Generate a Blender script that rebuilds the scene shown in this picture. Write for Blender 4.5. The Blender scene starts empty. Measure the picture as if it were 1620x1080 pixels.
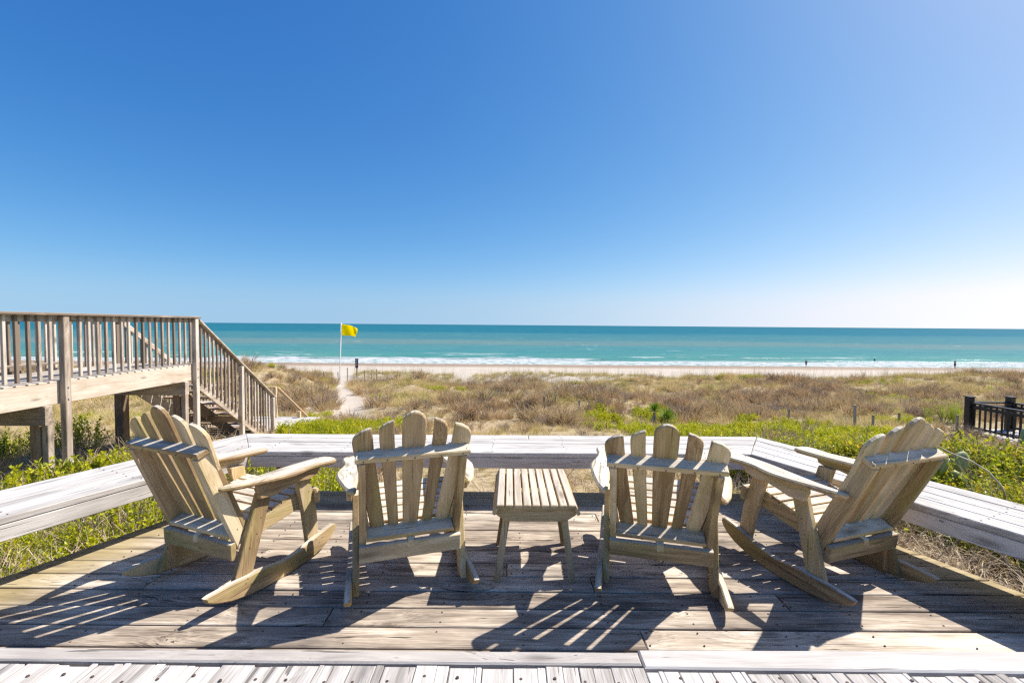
import bpy, bmesh, math, random
import numpy as np
from mathutils import Vector, Matrix, Euler
rnd = random.Random(7)
rng = np.random.default_rng(11)
SC = bpy.context.scene
COL = SC.collection

# ------------------------------------------------------------------ camera, sky, sun, exposure
cam_d = bpy.data.cameras.new('camera')
cam_d.sensor_width = 36.0
cam_d.lens = 700/1620*36
cam_d.clip_end = 20000
cam = bpy.data.objects.new('camera', cam_d); COL.objects.link(cam)
PITCH = math.atan((540-513.3)/700); ROLL = .00775
fw = Vector((0, math.cos(PITCH), -math.sin(PITCH))); up0 = Vector((0, math.sin(PITCH), math.cos(PITCH))); ri0 = Vector((1, 0, 0))
ri = math.cos(ROLL)*ri0+math.sin(ROLL)*up0; up = -math.sin(ROLL)*ri0+math.cos(ROLL)*up0
Mx = Matrix((ri, up, -fw)).transposed().to_4x4(); Mx.translation = Vector((0, 0, 1.45))
cam.matrix_world = Mx
SC.camera = cam

SUN_TO = Vector((.75, .27, 1.0)).normalized()
SUN_EL = math.asin(SUN_TO.z); SUN_AZ = math.atan2(SUN_TO.x, SUN_TO.y)
world = bpy.data.worlds.new('World'); SC.world = world; world.use_nodes = True
wn = world.node_tree.nodes; wl = world.node_tree.links
bg = wn['Background']
sky = wn.new('ShaderNodeTexSky'); sky.sky_type = 'NISHITA'; sky.sun_disc = False
sky.sun_elevation = SUN_EL; sky.sun_rotation = SUN_AZ
sky.altitude = 0; sky.air_density = .7; sky.dust_density = 1.0; sky.ozone_density = 6.0
EXPOSURE = .9
# one tone curve per channel over the whole dome: the photograph's deeper, cleaner blue
def wmath(op, a, b):
    nd = wn.new('ShaderNodeMath'); nd.operation = op
    for s_, v_ in zip(nd.inputs, (a, b)):
        if isinstance(v_, (int, float)): s_.default_value = v_
        else: wl.new(v_, s_)
    return nd.outputs[0]
# near the horizon the sky keeps the paleness of a few degrees up (sea haze), instead of the model's dark rim
tcw = wn.new('ShaderNodeTexCoord'); sxw = wn.new('ShaderNodeSeparateXYZ'); wl.new(tcw.outputs['Generated'], sxw.inputs[0])
zd = wmath('SUBTRACT', sxw.outputs[2], .05)
zz_ = wmath('MULTIPLY', wmath('ADD', wmath('ADD', sxw.outputs[2], .05), wmath('SQRT', wmath('ADD', wmath('MULTIPLY', zd, zd), .0006), 0.)), .5)
cxw = wn.new('ShaderNodeCombineXYZ'); wl.new(sxw.outputs[0], cxw.inputs[0]); wl.new(sxw.outputs[1], cxw.inputs[1]); wl.new(zz_, cxw.inputs[2])
wl.new(cxw.outputs[0], sky.inputs[0])
sps = wn.new('ShaderNodeSeparateColor'); wl.new(sky.outputs[0], sps.inputs[0])
cur = []
for ch_, (a_, g_) in enumerate(((1.193, 1.602), (.458, .997), (.197, .559))):
    cur.append(wmath('MULTIPLY', wmath('POWER', wmath('MULTIPLY', sps.outputs[ch_], .1), g_), math.exp(a_)*10/2**EXPOSURE))
kk = 2**EXPOSURE/10
cur[1] = wmath('MINIMUM', cur[1], wmath('MULTIPLY', cur[2], wmath('MINIMUM', 1.0, wmath('ADD', .2, wmath('MULTIPLY', cur[2], .8*kk)))))
cur[0] = wmath('MINIMUM', cur[0], wmath('MULTIPLY', cur[1], wmath('MINIMUM', 1.0, wmath('ADD', .66, wmath('MULTIPLY', cur[1], .33*kk)))))
cmb = wn.new('ShaderNodeCombineColor')
for i_ in range(3): wl.new(cur[i_], cmb.inputs[i_])
wl.new(cmb.outputs[0], bg.inputs['Color']); bg.inputs['Strength'].default_value = .1
sd = bpy.data.lights.new('sun', 'SUN'); sd.energy = 4.2; sd.angle = math.radians(.5); sd.color = (1.0, .94, .85)
sun = bpy.data.objects.new('sun', sd); COL.objects.link(sun)
sun.rotation_euler = SUN_TO.to_track_quat('Z', 'Y').to_euler(); sun.location = (20, 8, 30)
SC.view_settings.view_transform = 'Standard'; SC.view_settings.look = 'None'
SC.view_settings.exposure = EXPOSURE; SC.view_settings.gamma = 1.0; SC.view_settings.use_curve_mapping = False
try:
    SC.cycles.use_denoising = False; SC.cycles.filter_width = 1.35
    SC.cycles.use_adaptive_sampling = False; SC.cycles.sample_clamp_indirect = 4.0
    SC.cycles.max_bounces = 5; SC.cycles.transparent_max_bounces = 8
except Exception:
    pass

# ------------------------------------------------------------------ materials
def mat_new(name):
    m = bpy.data.materials.new(name); m.use_nodes = True
    nt = m.node_tree; nt.nodes.clear()
    out = nt.nodes.new('ShaderNodeOutputMaterial')
    return m, nt, out
class NT:
    def __init__(s, nt): s.nt = nt
    def n(s, t, **kw):
        nd = s.nt.nodes.new(t)
        for k, v in kw.items(): setattr(nd, k, v)
        return nd
    def put(s, sock, v):
        if isinstance(v, bpy.types.NodeSocket): s.nt.links.new(v, sock)
        else:
            if isinstance(v, tuple) and len(v) == 3 and sock.type == 'RGBA': v = v+(1,)
            sock.default_value = v
    def math(s, op, a, b=0., c=None, clamp=False):
        nd = s.n('ShaderNodeMath', operation=op, use_clamp=clamp); s.put(nd.inputs[0], a); s.put(nd.inputs[1], b)
        if c is not None: s.put(nd.inputs[2], c)
        return nd.outputs[0]
    def vmath(s, op, a, b=(0, 0, 0)):
        nd = s.n('ShaderNodeVectorMath', operation=op); s.put(nd.inputs[0], a); s.put(nd.inputs[1], b)
        return nd.outputs[0]
    def mix(s, f, a, b, mode='MIX'):
        nd = s.n('ShaderNodeMix', data_type='RGBA', blend_type=mode); s.put(nd.inputs['Factor'], f)
        s.put(nd.inputs[6], a); s.put(nd.inputs[7], b)
        return nd.outputs[2]
    def noise(s, vec, scale=1., detail=4., rough=.55, dist=0., out=0):
        nd = s.n('ShaderNodeTexNoise'); s.put(nd.inputs['Vector'], vec); s.put(nd.inputs['Scale'], scale)
        s.put(nd.inputs['Detail'], detail); s.put(nd.inputs['Roughness'], rough); s.put(nd.inputs['Distortion'], dist)
        return nd.outputs[out]
    def step(s, v, a, b, lo=0., hi=1.):
        nd = s.n('ShaderNodeMapRange', interpolation_type='SMOOTHSTEP'); s.put(nd.inputs['Value'], v)
        s.put(nd.inputs['From Min'], a); s.put(nd.inputs['From Max'], b); s.put(nd.inputs['To Min'], lo); s.put(nd.inputs['To Max'], hi)
        return nd.outputs[0]
    def ramp(s, v, stops):
        nd = s.n('ShaderNodeValToRGB'); cr = nd.color_ramp
        while len(cr.elements) < len(stops): cr.elements.new(.5)
        for e, (p, c) in zip(cr.elements, stops): e.position = p; e.color = tuple(c)+(1,)
        s.put(nd.inputs[0], v)
        return nd.outputs[0]
    def bump(s, h, strength=.3, dist=.01):
        nd = s.n('ShaderNodeBump'); s.put(nd.inputs['Height'], h); nd.inputs['Strength'].default_value = strength; nd.inputs['Distance'].default_value = dist
        return nd.outputs[0]
    def bsdf(s, col, rough=.8, nrm=None, spec=.3):
        nd = s.n('ShaderNodeBsdfPrincipled'); s.put(nd.inputs['Base Color'], col); s.put(nd.inputs['Roughness'], rough)
        nd.inputs['Specular IOR Level'].default_value = spec
        if nrm is not None: s.nt.links.new(nrm, nd.inputs['Normal'])
        return nd.outputs[0]

def wood(name, dark, mid, light, stain=None, stain_amt=.5, top_wear_light=None, top_wear_light_amt=.6, crack=.35, algae=None, algae_amt=.0,
         bumps=.5, stain_scale=1.6, knots=.85, vary=.25, moss=False, lo=.37, hi=.63, gl_=1.8):
    m, nt, out = mat_new(name); k = NT(nt)
    at = k.n('ShaderNodeAttribute', attribute_name='grain'); oi = k.n('ShaderNodeObjectInfo'); geo = k.n('ShaderNodeNewGeometry')
    off = k.n('ShaderNodeCombineXYZ'); r = oi.outputs['Random']
    k.put(off.inputs[0], k.math('MULTIPLY', r, 37.)); k.put(off.inputs[1], k.math('MULTIPLY', r, 91.)); k.put(off.inputs[2], k.math('MULTIPLY', r, 53.))
    g = k.vmath('ADD', at.outputs['Vector'], off.outputs[0])
    wob = k.noise(k.vmath('MULTIPLY', g, (1.5, 3., 3.)), 1., 2., .5, 0., 1)
    gw = k.vmath('ADD', g, k.vmath('MULTIPLY', k.vmath('SUBTRACT', wob, (.5, .5, .5)), (0., .05, .05)))
    # knots warp the grain round them
    vo = k.n('ShaderNodeTexVoronoi', voronoi_dimensions='2D'); k.put(vo.inputs['Vector'], k.vmath('MULTIPLY', g, (1.5, 5.5, 0.))); vo.inputs['Scale'].default_value = 1.
    kd = vo.outputs['Distance']
    kn = k.step(kd, .0, .16, 1., 0.)
    sc = k.n('ShaderNodeSeparateColor'); k.put(sc.inputs[0], vo.outputs['Color'])
    knot = k.math('MULTIPLY', kn, k.math('GREATER_THAN', sc.outputs[0], 1.-.5*knots))
    # the fibres bend round each knot
    bend = k.math('MULTIPLY', k.math('MULTIPLY', k.step(kd, .05, .55, 1., 0.), .05), k.math('GREATER_THAN', sc.outputs[0], 1.-.5*knots))
    cb = k.n('ShaderNodeCombineXYZ'); k.put(cb.inputs[1], bend); k.put(cb.inputs[2], bend)
    gw = k.vmath('ADD', gw, cb.outputs[0])
    n1 = k.noise(k.vmath('MULTIPLY', gw, (gl_, 26., 26.)), 1., 5., .6)
    n2 = k.noise(k.vmath('MULTIPLY', gw, (gl_*.9, 6., 6.)), 1., 4., .6)
    n3 = k.noise(k.vmath('MULTIPLY', gw, (5., 190., 190.)), 1., 3., .6)
    n4 = k.noise(k.vmath('MULTIPLY', gw, (gl_*1.1, 60., 60.)), 1., 3., .5)
    t = k.math('ADD', k.math('MULTIPLY', n1, .38), k.math('ADD', k.math('MULTIPLY', n2, .32), k.math('MULTIPLY', n3, .30)))
    t = k.math('ADD', t, k.math('MULTIPLY', k.math('SUBTRACT', r, .5), vary*.5))
    col = k.ramp(t, [(lo, dark), (.5, mid), (hi, light)])
    if stain is not None:
        s1 = k.noise(k.vmath('MULTIPLY', g, (stain_scale, stain_scale*4, stain_scale*4)), 1., 6., .65)
        s2 = k.noise(geo.outputs['Position'], 1.15, 3., .6)
        sm = k.step(k.math('ADD', k.math('MULTIPLY', s1, .55), k.math('MULTIPLY', s2, .45)), .46, .66)
        col = k.mix(k.math('MULTIPLY', sm, stain_amt), col, stain)
    if algae is not None:
        a1 = k.noise(k.vmath('MULTIPLY', g, (1.4, 6., 6.)), 1.7, 4., .6)
        col = k.mix(k.math('MULTIPLY', k.step(a1, .42, .68), algae_amt), col, algae)
    if moss:
        # yellow-green algae along both cut edges of the deck
        ps = k.n('ShaderNodeSeparateXYZ'); k.put(ps.inputs[0], geo.outputs['Position'])
        e_ = k.math('ADD', k.math('ABSOLUTE', ps.outputs[0]), k.math('MULTIPLY', ps.outputs[1], .4557))
        e_ = k.math('ADD', e_, k.math('MULTIPLY', k.math('SUBTRACT', k.noise(k.vmath('MULTIPLY', geo.outputs['Position'], (2., 5., 1.)), 1., 4., .6), .5), .7))
        mm = k.math('MULTIPLY', k.step(e_, 3.35, 3.85), .75)
        col = k.mix(mm, col, k.mix(n1, (.22, .165, .06), (.46, .37, .19)))
    if top_wear_light is not None:
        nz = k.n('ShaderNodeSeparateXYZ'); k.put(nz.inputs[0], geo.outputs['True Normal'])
        b = k.math('MULTIPLY', k.step(nz.outputs[2], .55, .95), top_wear_light_amt)  # upward faces: weathered silvering, with sunlit brightness also put into the colour
        col = k.mix(b, col, k.mix(k.step(n1, .36, .58), tuple(x*.62 for x in top_wear_light), top_wear_light))
    col = k.mix(k.math('MULTIPLY', knot, .75), col, tuple(x*.33 for x in mid))
    ck = k.step(n4, .30, .35, 1., 0.)
    ckm = k.math('MULTIPLY', ck, crack)
    col = k.mix(ckm, col, tuple(x*.3 for x in dark))
    h = k.math('ADD', k.math('MULTIPLY', n1, .5), k.math('ADD', k.math('MULTIPLY', n3, .3), k.math('MULTIPLY', ckm, -.8)))
    nb = k.bump(h, bumps, .006)
    nt.links.new(k.bsdf(col, .82, nb, .2), out.inputs[0])
    return m

W_CHAIR = wood('weathered_chair_wood', (.24, .15, .072), (.52, .365, .19), (.72, .575, .37), algae=(.37, .305, .11), algae_amt=.6, top_wear_light=(.70, .655, .57), top_wear_light_amt=.75, crack=.45, knots=.5, stain=(.30, .215, .14), stain_amt=.65, lo=.36, hi=.64, vary=.5, bumps=.8)
W_TABLE = wood('weathered_table_wood', (.25, .165, .08), (.47, .33, .17), (.62, .48, .30), top_wear_light=(.58, .535, .48), top_wear_light_amt=.7, crack=.5, algae=(.35, .28, .12), algae_amt=.45, knots=.3, stain=(.28, .19, .11), stain_amt=.4, bumps=.8)
W_BENCH = wood('bleached_lifted_bench_wood', (.34, .30, .265), (.58, .53, .48), (.70, .65, .60), top_wear_light=(.50, .485, .465), top_wear_light_amt=.6, crack=.6, stain=(.34, .295, .25), stain_amt=.5, knots=.6, bumps=.8, vary=.4)  # sides painted lighter than the greyed tops, standing in for bounce light
W_DECK = wood('weathered_deck_wood', (.165, .128, .10), (.44, .365, .285), (.75, .67, .56), stain=(.14, .117, .10), stain_amt=.75, crack=.85, bumps=1., knots=.6, vary=.22, moss=True, gl_=2.2, stain_scale=2.2)
W_EDGE = wood('mossy_deck_wood', (.17, .145, .10), (.34, .295, .21), (.50, .45, .33), stain=(.2, .19, .12), stain_amt=.6, crack=.6, bumps=.8, knots=.4, moss=True)
W_KERB = wood('pale_kerb_wood', (.34, .31, .285), (.46, .43, .40), (.54, .515, .485), crack=.5, stain=(.36, .33, .30), stain_amt=.4, knots=.4)
W_KERBG = wood('grey_kerb_wood', (.25, .225, .205), (.39, .355, .325), (.48, .445, .405), crack=.7, stain=(.25, .22, .2), stain_amt=.5, knots=.5, bumps=.9)
W_OLD = wood('cracked_pale_planking', (.26, .235, .21), (.49, .46, .43), (.60, .575, .545), crack=.7, bumps=1., stain=(.32, .29, .26), stain_amt=.4, knots=.5, vary=.35)
W_WALK = wood('boardwalk_wood', (.215, .165, .125), (.43, .35, .28), (.62, .535, .45), crack=.4, top_wear_light=(.54, .50, .44), top_wear_light_amt=.6, knots=.7, stain=(.22, .165, .125), stain_amt=.6, vary=.9, bumps=.7)
W_FASC = wood('boardwalk_fascia_wood', (.36, .28, .21), (.55, .455, .36), (.66, .575, .485), crack=.3, knots=1., stain=(.40, .29, .2), stain_amt=.5, bumps=.7)
W_PILE = wood('boardwalk_piling_wood', (.13, .09, .06), (.27, .195, .135), (.40, .31, .23), crack=.3, stain=(.11, .08, .055), stain_amt=.5, knots=.5)
W_NEW = wood('fresh_pine', (.45, .29, .15), (.57, .40, .225), (.66, .49, .30), crack=.05, knots=.5)
W_STAKE = wood('grey_stake_wood', (.19, .165, .125), (.34, .305, .235), (.46, .42, .34), crack=.3, algae=(.24, .26, .17), algae_amt=.4)

def plain(name, col, rough=.6, spec=.3, var=0.):
    m, nt, out = mat_new(name); k = NT(nt)
    tc = k.n('ShaderNodeTexCoord')
    n = k.noise(tc.outputs['Object'], 6., 3.)
    c = k.mix(k.step(n, .35, .65), tuple(x*(1-var) for x in col), tuple(min(1, x*(1+var)) for x in col))
    nt.links.new(k.bsdf(c, rough, None, spec), out.inputs[0])
    return m
M_SCREW = plain('rusty_screw_metal', (.07, .045, .035), .6, .5, .3)
M_BOLT = plain('galvanised_bolt', (.35, .34, .33), .4, .6, .2)
M_BLACK = plain('black_painted_wood', (.012, .011, .014), .38, .5, .3)
M_WHITEPOLE = plain('white_painted_pole', (.8, .8, .78), .4, .4, .05)
M_SIGN = plain('dark_sign_paint', (.03, .025, .05), .5, .4, .2)
M_SIGNW = plain('white_sign_lettering', (.75, .73, .7), .6, .3, .05)

def leafmat(name, cols, trans=.35, rough=.45, spec=.4, patch=None, patch_scale=.5):
    """cols: list of (pos, colour) picked per instance / per leaf at random"""
    m, nt, out = mat_new(name); k = NT(nt)
    oi = k.n('ShaderNodeObjectInfo'); at = k.n('ShaderNodeAttribute', attribute_name='tone')
    geo = k.n('ShaderNodeNewGeometry')
    v = k.math('ADD', k.math('MULTIPLY', oi.outputs['Random'], .45), k.math('MULTIPLY', at.outputs['Fac'], .55))
    col = k.ramp(v, cols)
    if patch is not None:
        pn = k.noise(geo.outputs['Position'], patch_scale, 3., .6)
        col = k.mix(k.step(pn, .42, .62), col, k.mix(.65, col, patch))
    p = k.bsdf(col, rough, None, spec)
    tr = k.n('ShaderNodeBsdfTranslucent'); k.put(tr.inputs['Color'], col)
    mx = k.n('ShaderNodeMixShader'); mx.inputs[0].default_value = trans
    nt.links.new(p, mx.inputs[1]); nt.links.new(tr.outputs[0], mx.inputs[2]); nt.links.new(mx.outputs[0], out.inputs[0])
    return m
L_GREEN = leafmat('yellow_green_leaves', [(.1, (.20, .24, .008)), (.4, (.45, .47, .01)), (.7, (.63, .60, .02)), (.9, (.72, .60, .05)), (1., (.72, .40, .05))], .45)
L_RIGHT = leafmat('yellowing_shrub_leaves', [(.1, (.16, .23, .015)), (.4, (.35, .39, .025)), (.66, (.52, .47, .03)), (.86, (.66, .50, .035)), (1., (.68, .33, .03))], .45)
L_DEEP = leafmat('glossy_green_leaves', [(.1, (.10, .16, .012)), (.5, (.24, .30, .025)), (.8, (.40, .43, .04)), (1., (.50, .47, .08))], .4, .3, .5)
L_DRY = leafmat('dry_tan_grass', [(.05, (.33, .23, .10)), (.35, (.57, .42, .19)), (.7, (.72, .57, .30)), (1., (.80, .69, .47))], .35, .8, .1, (.46, .40, .14), .35)
L_BROWN = leafmat('brown_dead_scrub', [(.05, (.30, .195, .11)), (.4, (.48, .335, .19)), (.75, (.62, .46, .27)), (1., (.72, .57, .36))], .3, .85, .1, (.52, .40, .20), .45)
L_GREY = leafmat('grey_purple_twigs', [(.05, (.20, .145, .10)), (.5, (.38, .29, .21)), (1., (.55, .44, .33))], .1, .9, .1)
L_STRAW = leafmat('curling_straw', [(.05, (.38, .28, .17)), (.5, (.58, .46, .31)), (1., (.72, .63, .48))], .25, .7, .15)
L_OLIVE = leafmat('olive_grass', [(.05, (.29, .25, .07)), (.5, (.46, .40, .13)), (1., (.60, .53, .22))], .35, .8, .1)
L_OATS = leafmat('sea_oats', [(.05, (.36, .27, .15)), (.5, (.48, .37, .2)), (1., (.6, .49, .3))], .2, .8, .1)
L_PINE = leafmat('feathery_green', [(.05, (.2, .26, .02)), (.5, (.34, .40, .035)), (1., (.46, .48, .08))], .45)
L_YUCCA = leafmat('yucca_green', [(.05, (.07, .15, .012)), (.5, (.14, .25, .02)), (1., (.28, .38, .05))], .3, .4)
L_CACTUS = plain('cactus_skin', (.34, .37, .17), .55, .3, .25)
M_TWIG = plain('grey_twig_bark', (.30, .25, .20), .9, .1, .3)

# ------------------------------------------------------------------ mesh helpers
def link_mesh(name, verts, faces, mat, parent=None, grain=None, tone=None, smooth=False):
    me = bpy.data.meshes.new(name)
    me.from_pydata([tuple(v) for v in verts], [], faces); me.update()
    if grain is not None:
        a = me.attributes.new('grain', 'FLOAT_VECTOR', 'POINT'); a.data.foreach_set('vector', np.asarray(grain, np.float32).ravel())
    if tone is not None:
        a = me.attributes.new('tone', 'FLOAT', 'POINT'); a.data.foreach_set('value', np.asarray(tone, np.float32).ravel())
    if smooth: me.polygons.foreach_set('use_smooth', [True]*len(me.polygons))
    if mat is not None: me.materials.append(mat)
    o = bpy.data.objects.new(name, me)
    COL.objects.link(o)
    if parent is not None: o.parent = parent
    return o
def tag(o, label=None, cat=None, group=None, kind=None):
    if label: o['label'] = label
    if cat: o['category'] = cat
    if group: o['group'] = group
    if kind: o['kind'] = kind
    return o
def empty(name, loc, rz=0., label=None, cat=None, group=None, kind=None):
    o = bpy.data.objects.new(name, None); COL.objects.link(o); o.location = loc; o.rotation_euler = (0, 0, rz); o.empty_display_size = .1
    return tag(o, label, cat, group, kind)
def dup(o, parent=None):
    c = o.copy(); COL.objects.link(c)
    if parent is not None: c.parent = parent
    for ch in list(o.children): dup(ch, c)
    return c
class MB:
    """collects chamfered boards into ONE mesh object"""
    def __init__(s): s.v = []; s.f = []; s.g = []
    def prism(s, pts, T, O=(0, 0, 0), A=(1, 0, 0), B=(0, 1, 0), ch=.004, grain='a', goff=None):
        """outline pts in the plane (A,B), thickness T along A x B"""
        O = np.array(O, float); A = np.array(A, float); A /= np.linalg.norm(A); B = np.array(B, float); B -= A*(A@B); B /= np.linalg.norm(B); Cx = np.cross(A, B)
        P = np.array(pts, float)
        ar = .5*np.sum(P[:, 0]*np.roll(P[:, 1], -1)-np.roll(P[:, 0], -1)*P[:, 1])
        if ar < 0: P = P[::-1]
        n = len(P); Q = np.roll(P, 1, 0); R = np.roll(P, -1, 0)
        d1 = P-Q; d1 /= np.linalg.norm(d1, axis=1)[:, None]+1e-12; d2 = R-P; d2 /= np.linalg.norm(d2, axis=1)[:, None]+1e-12
        n1 = np.stack([-d1[:, 1], d1[:, 0]], 1); n2 = np.stack([-d2[:, 1], d2[:, 0]], 1)
        bis = n1+n2; bl = np.maximum((1+(n1*n2).sum(1)), .25); inn = P+ch*bis/bl[:, None]
        rings = [(inn, 0.), (P, ch), (P, T-ch), (inn, T)]
        b0 = len(s.v)
        if goff is None: goff = np.array([rnd.random()*40, rnd.random()*40, rnd.random()*40])
        for R2, z in rings:
            for p in R2:
                s.v.append(O+A*p[0]+B*p[1]+Cx*z)
                q = (p[0], p[1], z) if grain == 'a' else ((p[1], p[0], z) if grain == 'b' else (z, p[0], p[1]))
                s.g.append(np.array(q)+goff)
        s.f.append([b0+i for i in range(n)][::-1]); s.f.append([b0+3*n+i for i in range(n)])
        for k in range(3):
            for i in range(n):
                j = (i+1) % n
                s.f.append([b0+k*n+i, b0+k*n+j, b0+(k+1)*n+j, b0+(k+1)*n+i])
        return s
    def box(s, x0, x1, y0, y1, z0, z1, ch=.004, grain='x', goff=None):
        if grain == 'x': return s.prism([(0, 0), (x1-x0, 0), (x1-x0, y1-y0), (0, y1-y0)], z1-z0, (x0, y0, z0), (1, 0, 0), (0, 1, 0), ch, 'a', goff)
        if grain == 'y' and (x1-x0) > (z1-z0): return s.prism([(0, 0), (y1-y0, 0), (y1-y0, x1-x0), (0, x1-x0)], z1-z0, (x0, y0, z1), (0, 1, 0), (1, 0, 0), ch, 'a', goff)
        if grain == 'y': return s.prism([(0, 0), (y1-y0, 0), (y1-y0, z1-z0), (0, z1-z0)], x1-x0, (x0, y0, z0), (0, 1, 0), (0, 0, 1), ch, 'a', goff)
        return s.prism([(0, 0), (z1-z0, 0), (z1-z0, x1-x0), (0, x1-x0)], y1-y0, (x0, y0, z0), (0, 0, 1), (1, 0, 0), ch, 'a', goff)
    def bar(s, p, q, w, t, side=(0, 0, 1), ch=.004):
        """bar from p to q; w measured along side, t across"""
        p = np.array(p, float); q = np.array(q, float); d = q-p; L = np.linalg.norm(d); d /= L
        sd = np.array(side, float); sd -= d*(d@sd); sd /= np.linalg.norm(sd); c = np.cross(d, sd)
        return s.prism([(0, -w/2), (L, -w/2), (L, w/2), (0, w/2)], t, p-c*t/2, d, sd, ch)
    def build(s, name, mat, parent=None):
        return link_mesh(name, s.v, s.f, mat, parent, s.g)
def board(name, mat, parent, *a, **k): return MB().box(*a, **k).build(name, mat, parent)
def tube(pts, rad, sides=6):
    """swept tube: returns verts, faces; rad scalar or list"""
    pts = np.array(pts, float); n = len(pts); rad = np.broadcast_to(rad, n)
    V = []; F = []
    t = np.gradient(pts, axis=0)
    ref = np.array([.3, .2, 1.]) if abs(t[0][2])/np.linalg.norm(t[0]) < .9 else np.array([1., .1, 0])
    for i in range(n):
        d = t[i]/np.linalg.norm(t[i]); a = np.cross(d, ref); a /= np.linalg.norm(a); b = np.cross(d, a)
        for k in range(sides):
            an = 2*math.pi*k/sides; V.append(pts[i]+rad[i]*(math.cos(an)*a+math.sin(an)*b))
    for i in range(n-1):
        for k in range(sides):
            j = (k+1) % sides; F.append([i*sides+k, i*sides+j, (i+1)*sides+j, (i+1)*sides+k])
    F.append([k for k in range(sides)][::-1]); F.append([(n-1)*sides+k for k in range(sides)])
    return V, F
# ------------------------------------------------------------------ terrain height
def _hash(i, j):
    n = np.sin(i*127.1 + j*311.7 + 74.7)*43758.5453
    return n - np.floor(n)
def vnoise(x, y):
    i = np.floor(x); j = np.floor(y); u = x-i; v = y-j
    u = u*u*(3-2*u); v = v*v*(3-2*v)
    a = _hash(i, j); b = _hash(i+1, j); c = _hash(i, j+1); d = _hash(i+1, j+1)
    return (a*(1-u)+b*u)*(1-v) + (c*(1-u)+d*u)*v
def fbm(x, y, o=4):
    s = 0.; a = .5
    for k in range(o):
        s = s + a*vnoise(x*2**k+13.1*k, y*2**k+7.7*k); a *= .5
    return s/(1-.5**o)
PY = [-60, 2, 5, 8, 12, 15, 18, 23, 28, 33, 38, 42, 45, 48, 52, 58, 66, 80, 95, 103, 115, 140, 300]
PZ = [-.9, -.85, -.9, -1.1, -1.5, -1.85, -2.15, -2.6, -3.0, -3.3, -3.9, -4.3, -4.45, -4.15, -4.9, -5.6, -6.2, -7.0, -7.62, -7.9, -8.3, -9.2, -14]
def path_x(y):
    return np.interp(y, [10, 15, 17, 20, 24, 29, 34, 40, 50, 70], [-5.5, -5.9, -6.5, -7.25, -8.75, -11.0, -13.1, -15.4, -19.2, -27])
def path_w(y):
    return np.interp(y, [14, 17, 20, 23, 27, 34, 40, 48, 60], [.15, .5, .85, 1.0, .75, .65, .8, 1.2, 2.5])
def path_d(x, y):
    return np.abs(x-path_x(y))/path_w(y)*(1.22+.9*(fbm(x*1.1+3, y*.55+9, 3)-.5))
def gauss(x, y, cx, cy, sx, sy):
    return np.exp(-((x-cx)/sx)**2-((y-cy)/sy)**2)
def ground_z(x, y):
    x = np.asarray(x, float); y = np.asarray(y, float)
    z = np.interp(y, PY, PZ)
    dune = np.clip((y-9)/8, 0, 1)*np.clip((60-y)/14, 0, 1)
    z = z + dune*(fbm(x*.16+5, y*.2+3, 4)-.5)*1.5
    z = z + 1.45*gauss(x, y, -15.5, 28, 3.2, 5) + .5*gauss(x, y, -7.5, 33, 3.0, 4) + .55*gauss(x, y, 14, 34, 9, 5) + 1.0*gauss(x, y, 36, 36, 14, 7)
    z = z + 1.2*gauss(x, y, -24, 26, 6, 9)
    m = np.exp(-(path_d(x, y)/1.5)**2)*np.clip((y-12)/5, 0, 1)*np.clip((62-y)/10, 0, 1)
    z = z*(1-m) + m*(np.interp(y, PY, PZ)-.1)
    # keep the ground low and calm around the deck
    return z
# ------------------------------------------------------------------ ground and sea
def axis_y():
    return np.concatenate([np.linspace(-40, -2, 20), np.linspace(-1, 12, 66), np.linspace(12.3, 60, 170), np.linspace(61, 125, 65), np.linspace(130, 320, 20)])
ya = axis_y()
xa = np.concatenate([-np.geomspace(42, 420, 40)[::-1], np.linspace(-41.5, 41.5, 240), np.geomspace(42, 420, 40)])
X, Y = np.meshgrid(xa, ya)
Z = ground_z(X, Y)
def in_poly(x, y, poly):
    r = np.zeros(np.shape(x), bool); n = len(poly)
    for i in range(n):
        x1, y1 = poly[i]; x2, y2 = poly[(i+1) % n]
        c = ((y1 > y) != (y2 > y)) & (x < (x2-x1)*(y-y1)/(y2-y1+1e-12)+x1)
        r ^= c
    return r
DECK_POLY = [(-2.27, 3.79), (2.19, 3.79), (3.6, .7), (3.6, -6), (-3.8, -6), (-3.8, .42)]
# litter (1 = covered by scrub litter, 0 = clean sand)
def litter(x, y):
    p = path_d(x, y)
    l = np.clip((p-.85)/.5, 0, 1)
    l = np.where(y < 13.5, 1., l)
    bare = fbm(x*.23+31, y*.3+17, 3)
    l = l*np.maximum(np.clip((bare-.235)/.06, 0, 1), (x > 9)*.9)
    l = np.where(y < 16, np.maximum(l, .9*(p > .9)), l)
    # sandy back face between the scrub and the foredune grass
    edge = 39.5+2.5*(fbm(x*.12, y*0+2, 3)-.5)*2
    l = l*np.clip((edge-y)/1.2, 0, 1) + .35*np.clip(1-np.abs(y-48)/2., 0, 1)*(fbm(x*.5, y*.5, 3) > .5)
    return np.clip(l, 0, 1)
ny, nx = X.shape
idx = np.arange(nx*ny).reshape(ny, nx)
gf = np.stack([idx[:-1, :-1], idx[:-1, 1:], idx[1:, 1:], idx[1:, :-1]], -1).reshape(-1, 4).tolist()
m, nt, out = mat_new('dune_sand_and_litter'); k = NT(nt)
geo = k.n('ShaderNodeNewGeometry'); pos = geo.outputs['Position']
lit = k.n('ShaderNodeAttribute', attribute_name='litter').outputs['Fac']
sx = k.n('ShaderNodeSeparateXYZ'); k.put(sx.inputs[0], pos)
s1 = k.noise(pos, .5, 5.); s2 = k.noise(pos, 9., 5., .65); s3 = k.noise(pos, 60., 3., .7)
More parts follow.
